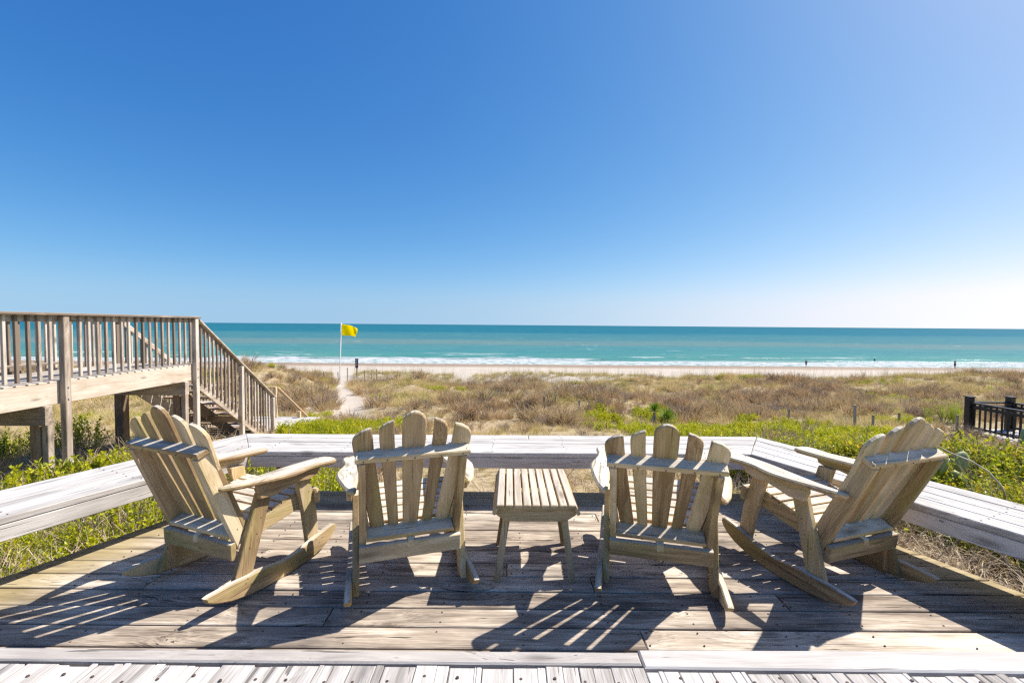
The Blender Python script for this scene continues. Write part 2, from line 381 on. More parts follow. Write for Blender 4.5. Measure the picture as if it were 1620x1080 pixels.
sand = k.mix(k.step(s1, .3, .7), (.44, .38, .31), (.49, .435, .37))
sand = k.mix(k.math('MULTIPLY', k.step(s2, .5, .75), .25), sand, (.34, .27, .19))
wetl = k.math('ADD', sx.outputs[1], k.math('MULTIPLY', k.noise(pos, .06, 3.), 5.))
wet = k.step(wetl, 90., 101.)
sand = k.mix(wet, sand, (.29, .205, .135))
lc = k.mix(k.step(s2, .35, .65), (.26, .19, .115), (.46, .36, .22))
lc = k.mix(k.math('MULTIPLY', k.step(s1, .45, .65), .5), lc, (.30, .26, .09))
col = k.mix(k.math('MULTIPLY', lit, k.step(s3, .25, .5, .75, 1.)), sand, lc)
hb = k.math('ADD', k.math('MULTIPLY', s2, .6), k.math('MULTIPLY', s3, .4))
rg = k.math('SUBTRACT', .9, k.math('MULTIPLY', wet, .35))
nt.links.new(k.bsdf(col, rg, k.bump(hb, .6, .05), .2), out.inputs[0])
ground = link_mesh('ground', np.stack([X, Y, Z], -1).reshape(-1, 3), gf, m, smooth=True)
a = ground.data.attributes.new('litter', 'FLOAT', 'POINT'); a.data.foreach_set('value', litter(X, Y).astype(np.float32).ravel())
tag(ground, 'sandy dune ground running down from the deck to the pale beach', kind='structure')

SEA = -7.9
sy = np.concatenate([np.linspace(100, 135, 90), np.linspace(136, 260, 100), np.geomspace(265, 9000, 50)])
sxa = np.concatenate([-np.geomspace(205, 12000, 30)[::-1], np.linspace(-200, 200, 240), np.geomspace(205, 12000, 30)])
SX, SY = np.meshgrid(sxa, sy)
SZ = np.full_like(SX, SEA)
def crest(yc, w, h, sc, seed, th):
    wob = yc+6*(fbm(SX*.02+seed, SY*0+seed, 3)-.5)
    am = np.clip((fbm(SX*sc+seed*3, SY*0, 3)-th)/.25, 0, 1)
    d = SY-wob
    return h*am*np.where(d < 0, np.exp(-(d/(w*.5))**2), np.exp(-(d/(w*1.6))**2))
SZ += crest(117, 1.6, .55, .02, 3, .25) + crest(127, 1.8, .4, .03, 9, .45) + crest(146, 2.2, .35, .025, 15, .5) + crest(188, 2.5, .4, .02, 22, .5)
SZ += np.where(SY > 119, (vnoise(SX*.3, SY*.45)-.5)*.25, 0)*np.clip((SY-119)/6, 0, 1)
# the swash runs up to the sand in shallow scallops
SZ += np.clip((108-SY)/8, 0, 1)*(-.10)
m, nt, out = mat_new('sea_water'); k = NT(nt)
geo = k.n('ShaderNodeNewGeometry'); pos = geo.outputs['Position']
sx = k.n('ShaderNodeSeparateXYZ'); k.put(sx.inputs[0], pos); yy = sx.outputs[1]
pw = k.vmath('MULTIPLY', pos, (.006, .012, 0)); warp = k.math('SUBTRACT', k.noise(pw, 1., 4.), .5)
ly = k.math('LOGARITHM', k.math('ADD', yy, k.math('MULTIPLY', k.math('MULTIPLY', yy, warp), .5)), 10.)
t = k.step(ly, 2., 4.); t = k.math('DIVIDE', k.math('SUBTRACT', ly, 2.), 2.)
deep = k.ramp(t, [(.0, (.13, .22, .19)), (.05, (.06, .205, .19)), (.10, (.045, .175, .195)), (.145, (.06, .175, .195)), (.165, (.105, .175, .18)), (.195, (.095, .175, .185)), (.225, (.045, .15, .18)), (.32, (.03, .14, .18)), (.37, (.0, .105, .165)), (.7, (.0, .095, .155)), (1., (.0, .09, .145))])
st = k.noise(k.vmath('MULTIPLY', pos, (.06, .22, .2)), 1., 5., .6)
deep = k.mix(k.math('MULTIPLY', k.step(st, .38, .66), .6), deep, k.mix(.5, deep, (.11, .24, .20)))
rip = k.noise(k.vmath('MULTIPLY', pos, (.35, .5, .5)), 1., 5., .65)
deep = k.mix(k.math('MULTIPLY', k.step(rip, .5, .72), .6), deep, k.mix(.6, deep, (.02, .10, .13)))
# surf: white water near the sand, broken bars further out, scattered whitecaps
fn = k.noise(k.vmath('MULTIPLY', pos, (.035, .2, .2)), 1., 6., .7); fn2 = k.noise(k.vmath('MULTIPLY', pos, (.5, .9, .5)), 1., 5., .7)
ye = k.math('ADD', yy, k.math('MULTIPLY', k.math('SUBTRACT', fn, .5), 17.))
b1 = k.math('MULTIPLY', k.step(ye, 103., 105.), k.step(ye, 114.5, 118., 1., 0.))
b1 = k.math('MULTIPLY', b1, k.step(k.math('ADD', fn2, k.math('MULTIPLY', k.step(ye, 112., 119.), .25)), .36, .56))
bn = k.noise(k.vmath('MULTIPLY', pos, (.035, .25, .1)), 1., 5., .65)
b2 = k.math('MULTIPLY', k.step(bn, .57, .63), k.math('MULTIPLY', k.step(yy, 118., 122.), k.step(yy, 150., 132., 0., 1.)))
cap = k.noise(k.vmath('MULTIPLY', pos, (.055, .16, .1)), 1., 6., .75)
b3 = k.math('MULTIPLY', k.step(cap, .645, .675), k.step(yy, 700., 300., 0., 1.))
foam = k.math('MAXIMUM', b1, k.math('MAXIMUM', b2, k.math('MULTIPLY', b3, .85)))
foamc = k.mix(k.step(fn2, .35, .6), (.36, .39, .42), (.52, .53, .535))
col = k.mix(foam, deep, foamc)
wv = k.noise(k.vmath('MULTIPLY', pos, (.5, 1.1, 1.)), 1., 5., .7)
rough = k.math('ADD', .35, k.math('MULTIPLY', foam, .5))
nb_ = k.bump(wv, .6, .35)
gl = k.n('ShaderNodeBsdfGlossy'); k.put(gl.inputs['Roughness'], .3); nt.links.new(nb_, gl.inputs['Normal']); k.put(gl.inputs['Color'], (.8, .9, 1.))
df = k.n('ShaderNodeBsdfDiffuse'); k.put(df.inputs['Color'], col); nt.links.new(nb_, df.inputs['Normal'])
mxs = k.n('ShaderNodeMixShader'); k.put(mxs.inputs[0], k.math('MULTIPLY', k.math('SUBTRACT', 1., foam), .06)); nt.links.new(df.outputs[0], mxs.inputs[1]); nt.links.new(gl.outputs[0], mxs.inputs[2]); nt.links.new(mxs.outputs[0], out.inputs[0])
idx = np.arange(SX.size).reshape(SX.shape)
sf = np.stack([idx[:-1, :-1], idx[:-1, 1:], idx[1:, 1:], idx[1:, :-1]], -1).reshape(-1, 4).tolist()
sea = link_mesh('sea', np.stack([SX, SY, SZ], -1).reshape(-1, 3), sf, m, smooth=True)
tag(sea, 'turquoise sea with white surf along the beach and a darker far band', kind='structure')

# ------------------------------------------------------------------ the deck
TH = math.radians(24.5); SN, CS = math.sin(TH), math.cos(TH)
deck = empty('wood_deck', (0, 0, 0), 0, 'weathered plank deck carrying the rocking chairs', None, None, 'structure')
pitch = .1437; far = 3.79
def left_edge(y): return -2.73+(y-2.769)*math.tan(TH)
def right_edge(y): return 2.728-(y-2.571)*math.tan(TH)
joints = {1: [.1], 2: [-1.2, 1.1], 3: [.65], 4: [-.9], 5: [1.55], 6: [-.32, 1.9], 7: [-1.55, .93], 8: [-.02], 9: [.46, -2.0], 10: [1.44], 11: [-.9], 12: [.62], 0: [-.5]}
screws = MB()
y1 = far
for r in range(14):
    y0 = y1-pitch
    if y0 < 1.74: break
    xs = sorted(joints.get(r, [.3]))
    gap_ = rnd.choice((.0035, .004, .005, .008))
    jag = rnd.uniform(-.015, .02) if r % 2 else 0
    ends = [None]+xs+[None]
    for si in range(len(ends)-1):
        ya_, yb_ = y0+gap_, y1-.003-rnd.uniform(0, .0015)
        e0 = ends[si]; e1 = ends[si+1]
        dz = rnd.uniform(-.0025, .0025)
        xl0, xl1 = (left_edge(ya_)-.0, left_edge(yb_)-.0) if e0 is None else (e0+.003, e0+.003+rnd.uniform(-.002, .002))
        xr0, xr1 = (right_edge(ya_)+jag, right_edge(yb_)+jag) if e1 is None else (e1-.003, e1-.003)
        MB().prism([(xl0, ya_), (xr0, ya_), (xr1, yb_), (xl1, yb_)], .036, (0, 0, dz-.036), ch=.004).build('plank', W_DECK if r > 1 else W_EDGE, deck)
    for jx in list(np.arange(-2.8, 3., .41))+[x+d for x in xs for d in (-.02, .02)]:
        if left_edge(y0) < jx < right_edge(y1):
            for f in (.25, .75):
                if rnd.random() < .85:
                    px, py = jx+rnd.uniform(-.008, .008), y0+pitch*f+rnd.uniform(-.01, .01)
                    screws.prism([(.0045*math.cos(t), .0045*math.sin(t)) for t in np.linspace(0, 2*math.pi, 7)[:-1]], .004, (px, py, -.0005), ch=.001)
    y1 = y0
s_ = screws.build('screw_heads', M_SCREW, deck); s_['kind'] = 'stuff'
# lighter mossy edge boards laid along both slanted sides of the deck
for sgn, fn_ in ((-1, left_edge), (1, right_edge)):
    a_, b_ = 1.74, 3.74
    # joist under the cut ends
    MB().bar((fn_(a_)-sgn*.03, a_, -.13), (fn_(b_)-sgn*.03, b_, -.13), .18, .038).build('rim_joist', W_DECK, deck)
MB().bar((left_edge(3.76), 3.765, -.13), (right_edge(3.76), 3.765, -.13), .18, .038, side=(0, 0, 1)).build('rim_joist', W_DECK, deck)
for px, py in ((-2.1, 3.6), (0, 3.6), (2.0, 3.6), (-2.7, 2.4), (2.7, 2.4)):
    board('deck_post', W_PILE, deck, px-.045, px+.045, py-.045, py+.045, -1.3, -.05, grain='z')

upper = empty('upper_deck', (0, 0, 0), 0, 'pale cracked planks of the raised deck in the foreground', None, None, 'structure')
ZU = .18
MB().box(-3.6, .497, 1.612, 1.676, ZU-.05, ZU+.002, .006).build('edge_board', W_KERBG, upper)
MB().prism([(.503, 1.598), (3.6, 1.575), (3.6, 1.705), (.503, 1.69)], .052, (0, 0, ZU-.05), ch=.006).build('edge_board', W_KERB, upper)
MB().box(-3.6, 3.6, 1.56, 1.59, -.06, ZU-.052, .004).build('riser_board', W_DECK, upper)
x = -3.6
while x < 3.6:
    w = .1165+rnd.uniform(-.004, .006)
    ye = (1.606 if x < .5 else 1.59-.006*max(0, x-.5))-rnd.uniform(.002, .014)
    dz = rnd.uniform(-.003, .003)
    mb = MB(); sk = rnd.uniform(-.004, .004)
    # every plank is split into two or three weathered strips by deep checks
    cuts = [0]+sorted(rnd.uniform(.15, .85) for _ in range(rnd.choice((0, 1, 1, 2))))+[1]
    go = np.array([rnd.random()*40, rnd.random()*40, rnd.random()*40])
    for c0, c1 in zip(cuts[:-1], cuts[1:]):
        if (c1-c0)*w < .008: continue
        mb.box(x+c0*w+.0004, x+c1*w-.0004, -2.2+sk, ye-rnd.uniform(0, .006), ZU-.04, ZU+dz+rnd.uniform(-.0015, .0015), .0025, 'y', go)
    mb.build('plank', W_OLD, upper)
    x += w+.0022
scr = MB()
for i in range(60):
    px = -3.5+i*.118+rnd.uniform(-.012, .012)
    scr.prism([(.006*math.cos(t), .006*math.sin(t)) for t in np.linspace(0, 2*math.pi, 8)[:-1]], .006, (px, 1.535+rnd.uniform(-.025, .02), ZU-.0025), ch=.001)
s_ = scr.build('screw_heads', M_SCREW, upper); s_['kind'] = 'stuff'

# ------------------------------------------------------------------ built-in benches
HB, TB, HF = .425, .038, .089
CL = np.array([-2.09, 3.495]); CR = np.array([1.925, 3.522]); WB = .565
mit = math.tan((math.pi/2-TH)/2)
def bench(name, label, P, d, n, L, s0, s1, sign_nail):
    """inner edge starts at P, runs along d for L; n points outward; s0/s1 = mitre slope of each end (outward widening)"""
    o = empty('bench', (P[0], P[1], 0), 0, label, 'bench', 'built-in deck benches')
    d3 = np.array([d[0], d[1], 0]); n3 = np.array([n[0], n[1], 0])
    up_ = np.cross(d3, n3)[2] > 0
    sb = MB()
    for i in range(4):
        for f_ in np.arange(.12, L-.05, .605):
            for g_ in (.25, .75):
                c_ = d3*(f_+rnd.uniform(-.012, .012))+n3*((i+g_)*WB/4); sb.prism([(.0048*math.cos(t), .0048*math.sin(t)) for t in np.linspace(0, 2*math.pi, 7)[:-1]], .004, (c_[0], c_[1], HB-.0015), ch=.001)
    q_ = sb.build('screw_heads', M_SCREW, o); q_['kind'] = 'stuff'
    for i in range(4):
        a0, a1 = i*WB/4+.003+rnd.uniform(-.0015, .001), (i+1)*WB/4-.003+rnd.uniform(-.001, .0015)
        zz = rnd.uniform(-.0015, .0015)
        pts = [(-s0*a0+.002, a0), (L+s1*a0-.002, a0), (L+s1*a1-.002, a1), (-s0*a1+.002, a1)]
        parts_ = [pts]
        if i == 3 and s1 > 0:     # the rear plank of the far bench is in two lengths
            jx = L*.56; parts_ = [[pts[0], (jx-.003, a0), (jx-.003, a1), pts[3]], [(jx+.003, a0), pts[1], pts[2], (jx+.003, a1)]]
        for pp_ in parts_:
            mb = MB()
            if up_: mb.prism(pp_, TB, (0, 0, HB-TB+zz), d3, n3, .005)
            else: mb.prism(pp_, TB, (0, 0, HB+zz), d3, n3, .005)
            mb.build('seat_plank', W_BENCH, o)
    mb = MB()
    q0 = d3*.004+n3*.004; 
    mb.prism([(0, 0), (L-.008, 0), (L-.008, HF), (0, HF)], .038, q0+np.array([0, 0, HB-TB-HF-.002])+(n3*.038 if np.cross(d3, [0, 0, 1])@n3 < 0 else 0), d3, (0, 0, 1), .004)
    mb.build('fascia', W_BENCH, o)
    mb = MB()
    bo = n3*(WB-.05)
    mb.prism([(-s0*.5, 0), (L+s1*.5, 0), (L+s1*.5, HF), (-s0*.5, HF)], .038, bo+np.array([0, 0, HB-TB-HF-.002]), d3, (0, 0, 1), .004)
    mb.build('rear_fascia', W_BENCH, o)
    for f in sign_nail:
        c = d3*f+n3*.31
        MB().box(c[0]-.045, c[0]+.045, c[1]-.045, c[1]+.045, .0, HB-TB-.003, .005, 'z').build('support_post', W_DECK, o)
        MB().bar(tuple(c-n3*.255+np.array([0, 0, HB-TB-.052])), tuple(c+n3*.18+np.array([0, 0, HB-TB-.052])), .088, .038).build('support_arm', W_DECK, o)
    return o
dF = (CR-CL)/np.linalg.norm(CR-CL); nF = np.array([-dF[1], dF[0]])
bench('bench', 'straight far bench along the dune edge of the deck', CL, dF, nF, float(np.linalg.norm(CR-CL)), mit, mit, (.12, 2.1, 3.92))
dL = np.array([-SN, -CS]); nL = np.array([-CS, SN])
bench('bench', 'left bench slanting toward the boardwalk side of the deck', CL, dL, nL, 2.9, mit, 0, (.16, 2.6))
dR = np.array([SN, -CS]); nR = np.array([CS, SN])
bench('bench', 'right bench slanting along the straw grass and yellow shrubs', CR, dR, nR, 2.9, mit, 0, (1.52, 2.75))

# ------------------------------------------------------------------ rocking chairs
def smooth_outline(pts, n=3):
    P = np.array(pts, float)
    for _ in range(n-1):
        Q = np.roll(P, -1, 0); P = np.stack([.75*P+.25*Q, .25*P+.75*Q], 1).reshape(-1, 2)
    return P
def make_chair(loc, rz, label):
    o = empty('rocking_chair', loc, rz, label, 'rocking chair', 'adirondack rocking chairs')
    PLY = dict(A=(0, 1, 0), B=(0, 0, 1))            # side-view plane, thickness along +x
    # rockers: bottom arc + hollowed top
    bot = [(0, .075), (.03, .058), (.062, .044), (.133, .021), (.215, .008), (.303, .001), (.365, 0), (.43, .001), (.50, .006), (.556, .013), (.62, .023), (.68, .036), (.74, .056), (.79, .084), (.825, .115)]
    top = [(.842, .145), (.838, .165), (.815, .175), (.76, .166), (.70, .153), (.63, .134), (.55, .112), (.48, .098), (.42, .096), (.36, .105), (.29, .112), (.22, .107), (.13, .111), (.06, .108), (.01, .106), (-.012, .100)]
    for s in (-1, 1):
        MB().prism(bot+top, .034, (s*.317-.017, 0, 0), ch=.006, **PLY).build('rocker', W_CHAIR, o)
    # legs (inside the rockers)
    fl = [(.735, .10), (.70, .30), (.632, .525), (.533, .525), (.60, .30), (.645, .10), (.66, .055), (.745, .065)]
    rl = [(.268, .10), (.366, .515), (.276, .515), (.165, .10), (.152, .035), (.255, .03)]
    for s in (-1, 1):
        MB().prism(fl, .034, (s*.283-.017, 0, 0), ch=.004, grain='b', **PLY).build('leg', W_CHAIR, o)
        MB().prism(rl, .034, (s*.283-.017, 0, 0), ch=.004, grain='b', **PLY).build('leg', W_CHAIR, o)
    # seat side rails
    for s in (-1, 1):
        MB().prism([(.672, .35), (.672, .44), (.56, .422), (.45, .395), (.30, .352), (.232, .33), (.196, .262), (.30, .272), (.45, .302)], .034, (s*.248-.017, 0, 0), ch=.004, **PLY).build('seat_rail', W_CHAIR, o)
    # seat slats on the rails
    e0 = np.array([.262, .343]); e1 = np.array([.665, .441]); dd = (e1-e0); LL = np.linalg.norm(dd); dd /= LL
    for i in range(6):
        p = e0+dd*(i*LL/6+.004)
        MB().prism([(0, 0), (.532, 0), (.532, LL/6-.009), (0, LL/6-.009)], .022, (-.266, p[0], p[1]+.001), (1, 0, 0), (0, dd[0], dd[1]), .004).build('seat_slat', W_CHAIR, o)
    # rounded front apron, its ends past the legs
    MB().prism([(-.318, 0), (-.328, .02), (-.328, .07), (-.318, .092), (.318, .092), (.328, .07), (.328, .02), (.318, 0)], .034, (0, .742-.034, .352), (1, 0, 0), (0, -.17, 1), .008).build('front_apron', W_CHAIR, o)
    # arms, bevelled paddles with a wavy outer edge, and the bracket under each
    outl = [(.055, .300), (.09, .315), (.13, .335), (.22, .356), (.32, .380), (.41, .392), (.49, .384), (.56, .362), (.62, .356), (.68, .364), (.73, .376), (.77, .372), (.80, .350), (.812, .30), (.80, .252), (.77, .232), (.70, .229), (.57, .231), (.42, .25), (.28, .270), (.14, .276), (.06, .278)]
    for s in (-1, 1):
        pts = smooth_outline([(y_, s*q) for y_, q in outl], 3)
        MB().prism([(y_, x_) for y_, x_ in pts], .028, (0, 0, .606), (0, 1, 0), (1, 0, 0), .009).build('arm', W_CHAIR, o)
        MB().prism([(.675, .573), (.66, .535), (.60, .515), (.52, .522), (.44, .508), (.36, .488), (.27, .492), (.245, .545), (.25, .573)], .03, (s*.316-.015, 0, 0), ch=.004, **PLY).build('arm_bracket', W_CHAIR, o)
    # back: uprights, rails and the fan of slats; frame V runs up the back, N forward
    V = np.array([0, -.429, .903]); N = np.array([0, .903, .429]); O = np.array([0, .043, .783])
    for s in (-1, 1):
        p0 = O+V*.009; p1 = O+V*-.475
        MB().prism([(0, 0), (.475, 0), (.517, -.05), (.569, -.089), (0, -.089)], .034, tuple(np.array([s*.248-.017, 0, 0])+p0), tuple(-V), tuple(N), .004) .build('back_upright', W_CHAIR, o)
    MB().prism([(-.280, 0), (.280, 0), (.280, .082), (-.280, .082)], .03, tuple(O+V*.013-N*.086), (1, 0, 0), tuple(N), .005).build('upper_rail', W_CHAIR, o)
    MB().prism([(-.23, 0), (.23, 0), (.23, .092), (-.23, .092)], .027, tuple(O+V*-.497-N*.094), (1, 0, 0), tuple(N), .004).build('lower_rail', W_CHAIR, o)
    sl = {
        'c': [(-.040, -.47), (.040, -.47), (.0585, .09), (.0585, .185), (.054, .208), (.040, .23), (.02, .245), (0, .25), (-.02, .245), (-.040, .23), (-.054, .208), (-.0585, .185), (-.0585, .09)],
        'm': [(.063, -.47), (.116, -.47), (.167, .09), (.168, .137), (.165, .157), (.15, .179), (.125, .195), (.10, .204), (.097, .197), (.094, .09)],
        'o': [(.136, -.47), (.208, -.47), (.289, .05), (.293, .088), (.289, .11), (.275, .132), (.25, .151), (.22, .163), (.204, .166), (.201, .158), (.192, .04)]}
    go = O+N*.0005
    def slat(pts, dz=0): MB().prism(pts, .026, tuple(go+N*dz), (1, 0, 0), tuple(V), .006, 'b').build('back_slat', W_CHAIR, o)
    slat(sl['c']); slat(sl['m']); slat([(-a_, b_) for a_, b_ in sl['m']]); slat(sl['o']); slat([(-a_, b_) for a_, b_ in sl['o']])
    for s in (-1, 1):
        MB().prism([(s*.265, -.05), (s*.262, -.06), (s*.2155, -.47), (s*.267, -.47)], .026, tuple(go), (1, 0, 0), tuple(V), .003, 'b').build('back_filler', W_CHAIR, o)
    # screw heads
    sc_ = MB(); hexa = [(.0034*math.cos(t), .0034*math.sin(t)) for t in np.linspace(0, 2*math.pi, 7)[:-1]]
    for s in (-1, 1):
        for x_, y_ in ((.30, .70), (.33, .66), (.29, .60), (.30, .40), (.33, .36), (.31, .30)): sc_.prism(hexa, .004, (s*x_, y_, .6315), (1, 0, 0), (0, 1, 0), .001)
        for y_, z_ in ((.70, .10), (.72, .125), (.67, .13), (.20, .08), (.23, .065), (.21, .10), (.55, .05)): sc_.prism(hexa, .004, (s*.3335-(.002 if s > 0 else .002), y_, z_), (0, 1, 0), (0, 0, 1), .001)
        for y_, z_ in ((.66, .40), (.63, .43), (.30, .38), (.33, .41), (.28, .30), (.64, .50), (.31, .49), (.24, .24)): sc_.prism(hexa, .004, (s*.300-.002, y_, z_), (0, 1, 0), (0, 0, 1), .001)
        for y_, z_ in ((.215, .31), (.19, .35), (.10, .60)): sc_.prism(hexa, .004, (s*.265-.002, y_, z_), (0, 1, 0), (0, 0, 1), .001)
        for d_ in (.02, .06): sc_.prism(hexa, .004, tuple(np.array([s*.262, 0, 0])+O+V*.041-N*(.086-d_)), (1, 0, 0), tuple(N), .001)
        for i in range(6):
            p = e0+dd*(i*LL/6+.035); sc_.prism(hexa, .004, (s*.25, p[0], p[1]+.0225), (1, 0, 0), (0, dd[0], dd[1]), .001)
    for x_ in (-.24, -.13, 0, .13, .24): sc_.prism(hexa, .004, tuple(np.array([x_, 0, 0])+O+V*.028-N*.089), (1, 0, 0), tuple(V), .001)
    q_ = sc_.build('screw_heads', M_SCREW, o); q_['kind'] = 'stuff'
    # rear stretcher and the little centre block
    MB().prism([(-.266, 0), (.266, 0), (.266, .088), (-.266, .088)], .034, (0, .196, .196), (1, 0, 0), (0, -.12, 1), .004).build('rear_stretcher', W_CHAIR, o)
    MB().prism([(.285, .345), (.196, .312), (.15, .285), (.152, .25), (.24, .262)], .038, (-.019, 0, 0), ch=.003, **PLY).build('centre_block', W_CHAIR, o)
    return o
def rocked(o, X, Y, a, t, lift):
    # roll the chair a little about its rocker contact
    c, s = math.cos(t), math.sin(t); yl = .365-c*.365; zl = -s*.365+lift+.0005
    o.rotation_euler = (t, 0, a); o.location = (X-math.sin(a)*yl, Y+math.cos(a)*yl, zl)
ch1 = make_chair((0, 0, 0), 0, 'tan rocking chair angled right, beside the left bench and under the boardwalk steps')
for i, (X_, Y_, a_, t_, l_, lb) in enumerate((
        (-1.760, 2.180, -.367, -.070, .0036, 'tan rocking chair angled right, beside the left bench and under the boardwalk steps'),
        (-.476, 2.163, .318, -.049, .0022, 'rocking chair seen from behind, just left of the slatted table'),
        (.767, 2.187, -.2465, .0436, .0017, 'rocking chair seen from behind, just right of the slatted table'),
        (2.0015, 2.238, .323, -.0046, .0002, 'rocking chair angled left, beside the right bench'))):
    c = ch1 if i == 0 else dup(ch1)
    rocked(c, X_, Y_, a_, t_, l_); c['label'] = lb

# ------------------------------------------------------------------ slatted table
tb = empty('side_table', (.138, 2.665, 0), math.radians(.3), 'small slatted wooden side table between the two middle chairs', 'table')
HT = .475
for i in range(9):
    xx = -.196+i*.049
    board('top_slat', W_TABLE, tb, xx-.0205, xx+.0205, -.305, .305, HT-.022, HT, ch=.004, grain='y')
for s in (-1, 1):
    # sloping side slat
    c0 = np.array([s*.219, 0, HT-.006]); dv = np.array([s*.5, 0, -1.]); dv /= np.linalg.norm(dv)
    nn = np.array([s*1., 0, .5]); nn /= np.linalg.norm(nn)
    if s > 0: MB().prism([(-.305, 0), (.305, 0), (.305, .05), (-.305, .05)], .02, tuple(c0), (0, 1, 0), tuple(dv), .004).build('top_slat', W_TABLE, tb)
    else: MB().prism([(-.305, 0), (.305, 0), (.305, .05), (-.305, .05)], .02, tuple(c0+np.cross(dv, [0, 1, 0])*.02), (0, 1, 0), tuple(dv), .004).build('top_slat', W_TABLE, tb)
for yy_ in (-.268, .234):
    MB().prism([(-.222, HT-.07), (-.22, HT-.055), (-.205, HT-.023), (.205, HT-.023), (.22, HT-.055), (.222, HT-.07), (.165, HT-.108), (-.165, HT-.108)], .034, (0, yy_+.034, 0), (1, 0, 0), (0, 0, 1), .004).build('apron', W_TABLE, tb)
for sx_ in (-1, 1):
    for y_ in (-.212, .212):
        MB().prism([(sx_*.232, 0), (sx_*.196, 0), (sx_*.132, HT-.035), (sx_*.170, HT-.035)], .036, (0, y_+.018, 0), (1, 0, 0), (0, 0, 1), .005, 'b').build('leg', W_TABLE, tb)
    MB().bar((sx_*.17, -.2, HT-.11), (sx_*.17, .2, HT-.11), .05, .03).build('side_rail', W_TABLE, tb)
# ------------------------------------------------------------------ the boardwalk on the left and its stairs
bw = empty('boardwalk', (-7.3, 6, 0), 0, 'raised wooden boardwalk with baluster railings at the left', 'boardwalk')
def rel(o): return np.array(o.location)
OB = rel(bw)
def bb(name, mat, par, x0, x1, y0, y1, z0, z1, grain='x', ch=.004, o=None):
    o = OB if o is None else o
    return MB().box(x0-o[0], x1-o[0], y0-o[1], y1-o[1], z0-o[2], z1-o[2], ch, grain).build(name, mat, par)
XN, XF = -6.60, -8.05
ZD = .59; YE = 9.14
y = 2.4
pm = None
i = 0
while y < YE-.02:
    if pm is None or i % 5 == 0:
        pm = bb('plank', W_WALK, bw, XF+.04, XN, y, y+.139, ZD-.036, ZD); base_y = y
    else:
        q = pm.copy(); COL.objects.link(q); q.parent = bw; q.location = (0, y-base_y, 0)
    y += .1437; i += 1
posts_y = (3.72, 6.43, YE-.045)
for x0, sg in ((XN, 1), (XF, -1)):
    fx0, fx1 = (x0, x0+.038) if sg > 0 else (x0-.038, x0)
    prev = 2.4
    for pyy in posts_y:
        bb('fascia', W_FASC, bw, fx0, fx1, prev+.003, pyy-.003 if pyy != posts_y[-1] else YE, .255, ZD-.004, 'y')
        prev = pyy
    px0, px1 = (fx1+.002, fx1+.092) if sg > 0 else (fx0-.092, fx0-.002)
    for pyy in posts_y:
        bb('post', W_WALK, bw, px0, px1, pyy-.045, pyy+.045, float(ground_z(px0, pyy))-.3, 1.53, 'z', .006)
        if sg > 0:
            for zz in (.32, .49):
                v_, f_ = tube([(px1-.004-OB[0], pyy-OB[1], zz), (px1+.012-OB[0], pyy-OB[1], zz)], .014, 8); link_mesh('bolt', v_, f_, M_BOLT, bw)
    bx0, bx1 = (fx1+.002, fx1+.040) if sg > 0 else (fx0-.040, fx0-.002)
    bb('top_band', W_WALK, bw, fx0, fx1, 2.4, YE+.02, 1.44, 1.528, 'y')
    bb('handrail', W_WALK, bw, min(fx0, px0)-.03, max(fx1, px1)+.02, 2.38, YE+.05, 1.531, 1.568, 'y', .006)
    first = None; y = 2.5; n = 0
    while y < YE-.1:
        if min(abs(y+.019-p) for p in posts_y) > .075:
            if first is None or n % 7 == 0:
                first = bb('baluster', W_WALK, bw, bx0, bx1, y, y+.038, ZD+.03 if sg > 0 else ZD-.2, 1.529, 'z', .003); fy = y
            else:
                q = first.copy(); COL.objects.link(q); q.parent = bw; q.location = (rnd.uniform(0, .002), y-fy+rnd.uniform(-.006, .006), 0); tl = rnd.gauss(0, .004); q.rotation_euler = (tl, 0, 0); q.location.y += tl*1.05; q.location.z -= tl*(fy-OB[1])
            n += 1
        y += .1437
# bench-like lower rail on the far side
bb('lower_rail', W_WALK, bw, XF+.04, XF+.13, 2.4, 7.9, .70, .738, 'y')
# beams and pilings under the walkway
for by in (3.4, 6.2, 8.86):
    bb('beam', W_WALK, bw, XF-.02, XN+.07, by-.05, by+.05, -.02, .252)
    for bx in (-6.80, -7.95):
        bb('piling', W_PILE, bw, bx-.075, bx+.075, by+.055, by+.20, float(ground_z(bx, by))-.3, .25, 'z', .008)
    bb('piling_sister', W_WALK, bw, -6.70, -6.61, by+.056, by+.145, float(ground_z(-6.7, by))-.3, -.022, 'z', .006)

st = empty('staircase', (-7.3, 9.2, 0), 0, 'steep wooden stairs running down from the boardwalk end', 'stairs')
OS = rel(st)
SL = .715
def zs(y): return .36-SL*(y-9.2)       # upper edge of the stringer
def zr(y): return 1.548-SL*(y-9.14)      # top of the stair handrail
yb = 11.95
for x0 in (XN+.0, -7.32, XF-.038):
    MB().prism([(9.2, zs(9.2)), (9.2, zs(9.2)-.29), (yb, zs(yb)-.29), (yb+.12, zs(yb)-.12), (yb+.12, zs(yb+.12))], .038, (x0-OS[0], -OS[1], 0), (0, 1, 0), (0, 0, 1), .004).build('stringer', W_WALK, st)
for i in range(1, 12):
    zt = ZD-.175*i; yt = 9.16+.245*(i-1)
    MB().box(XF+.005-OS[0], XN-.005-OS[0], yt-OS[1], yt+.27-OS[1], zt-.036, zt, .004).build('tread', W_PILE if i % 3 else W_WALK, st)
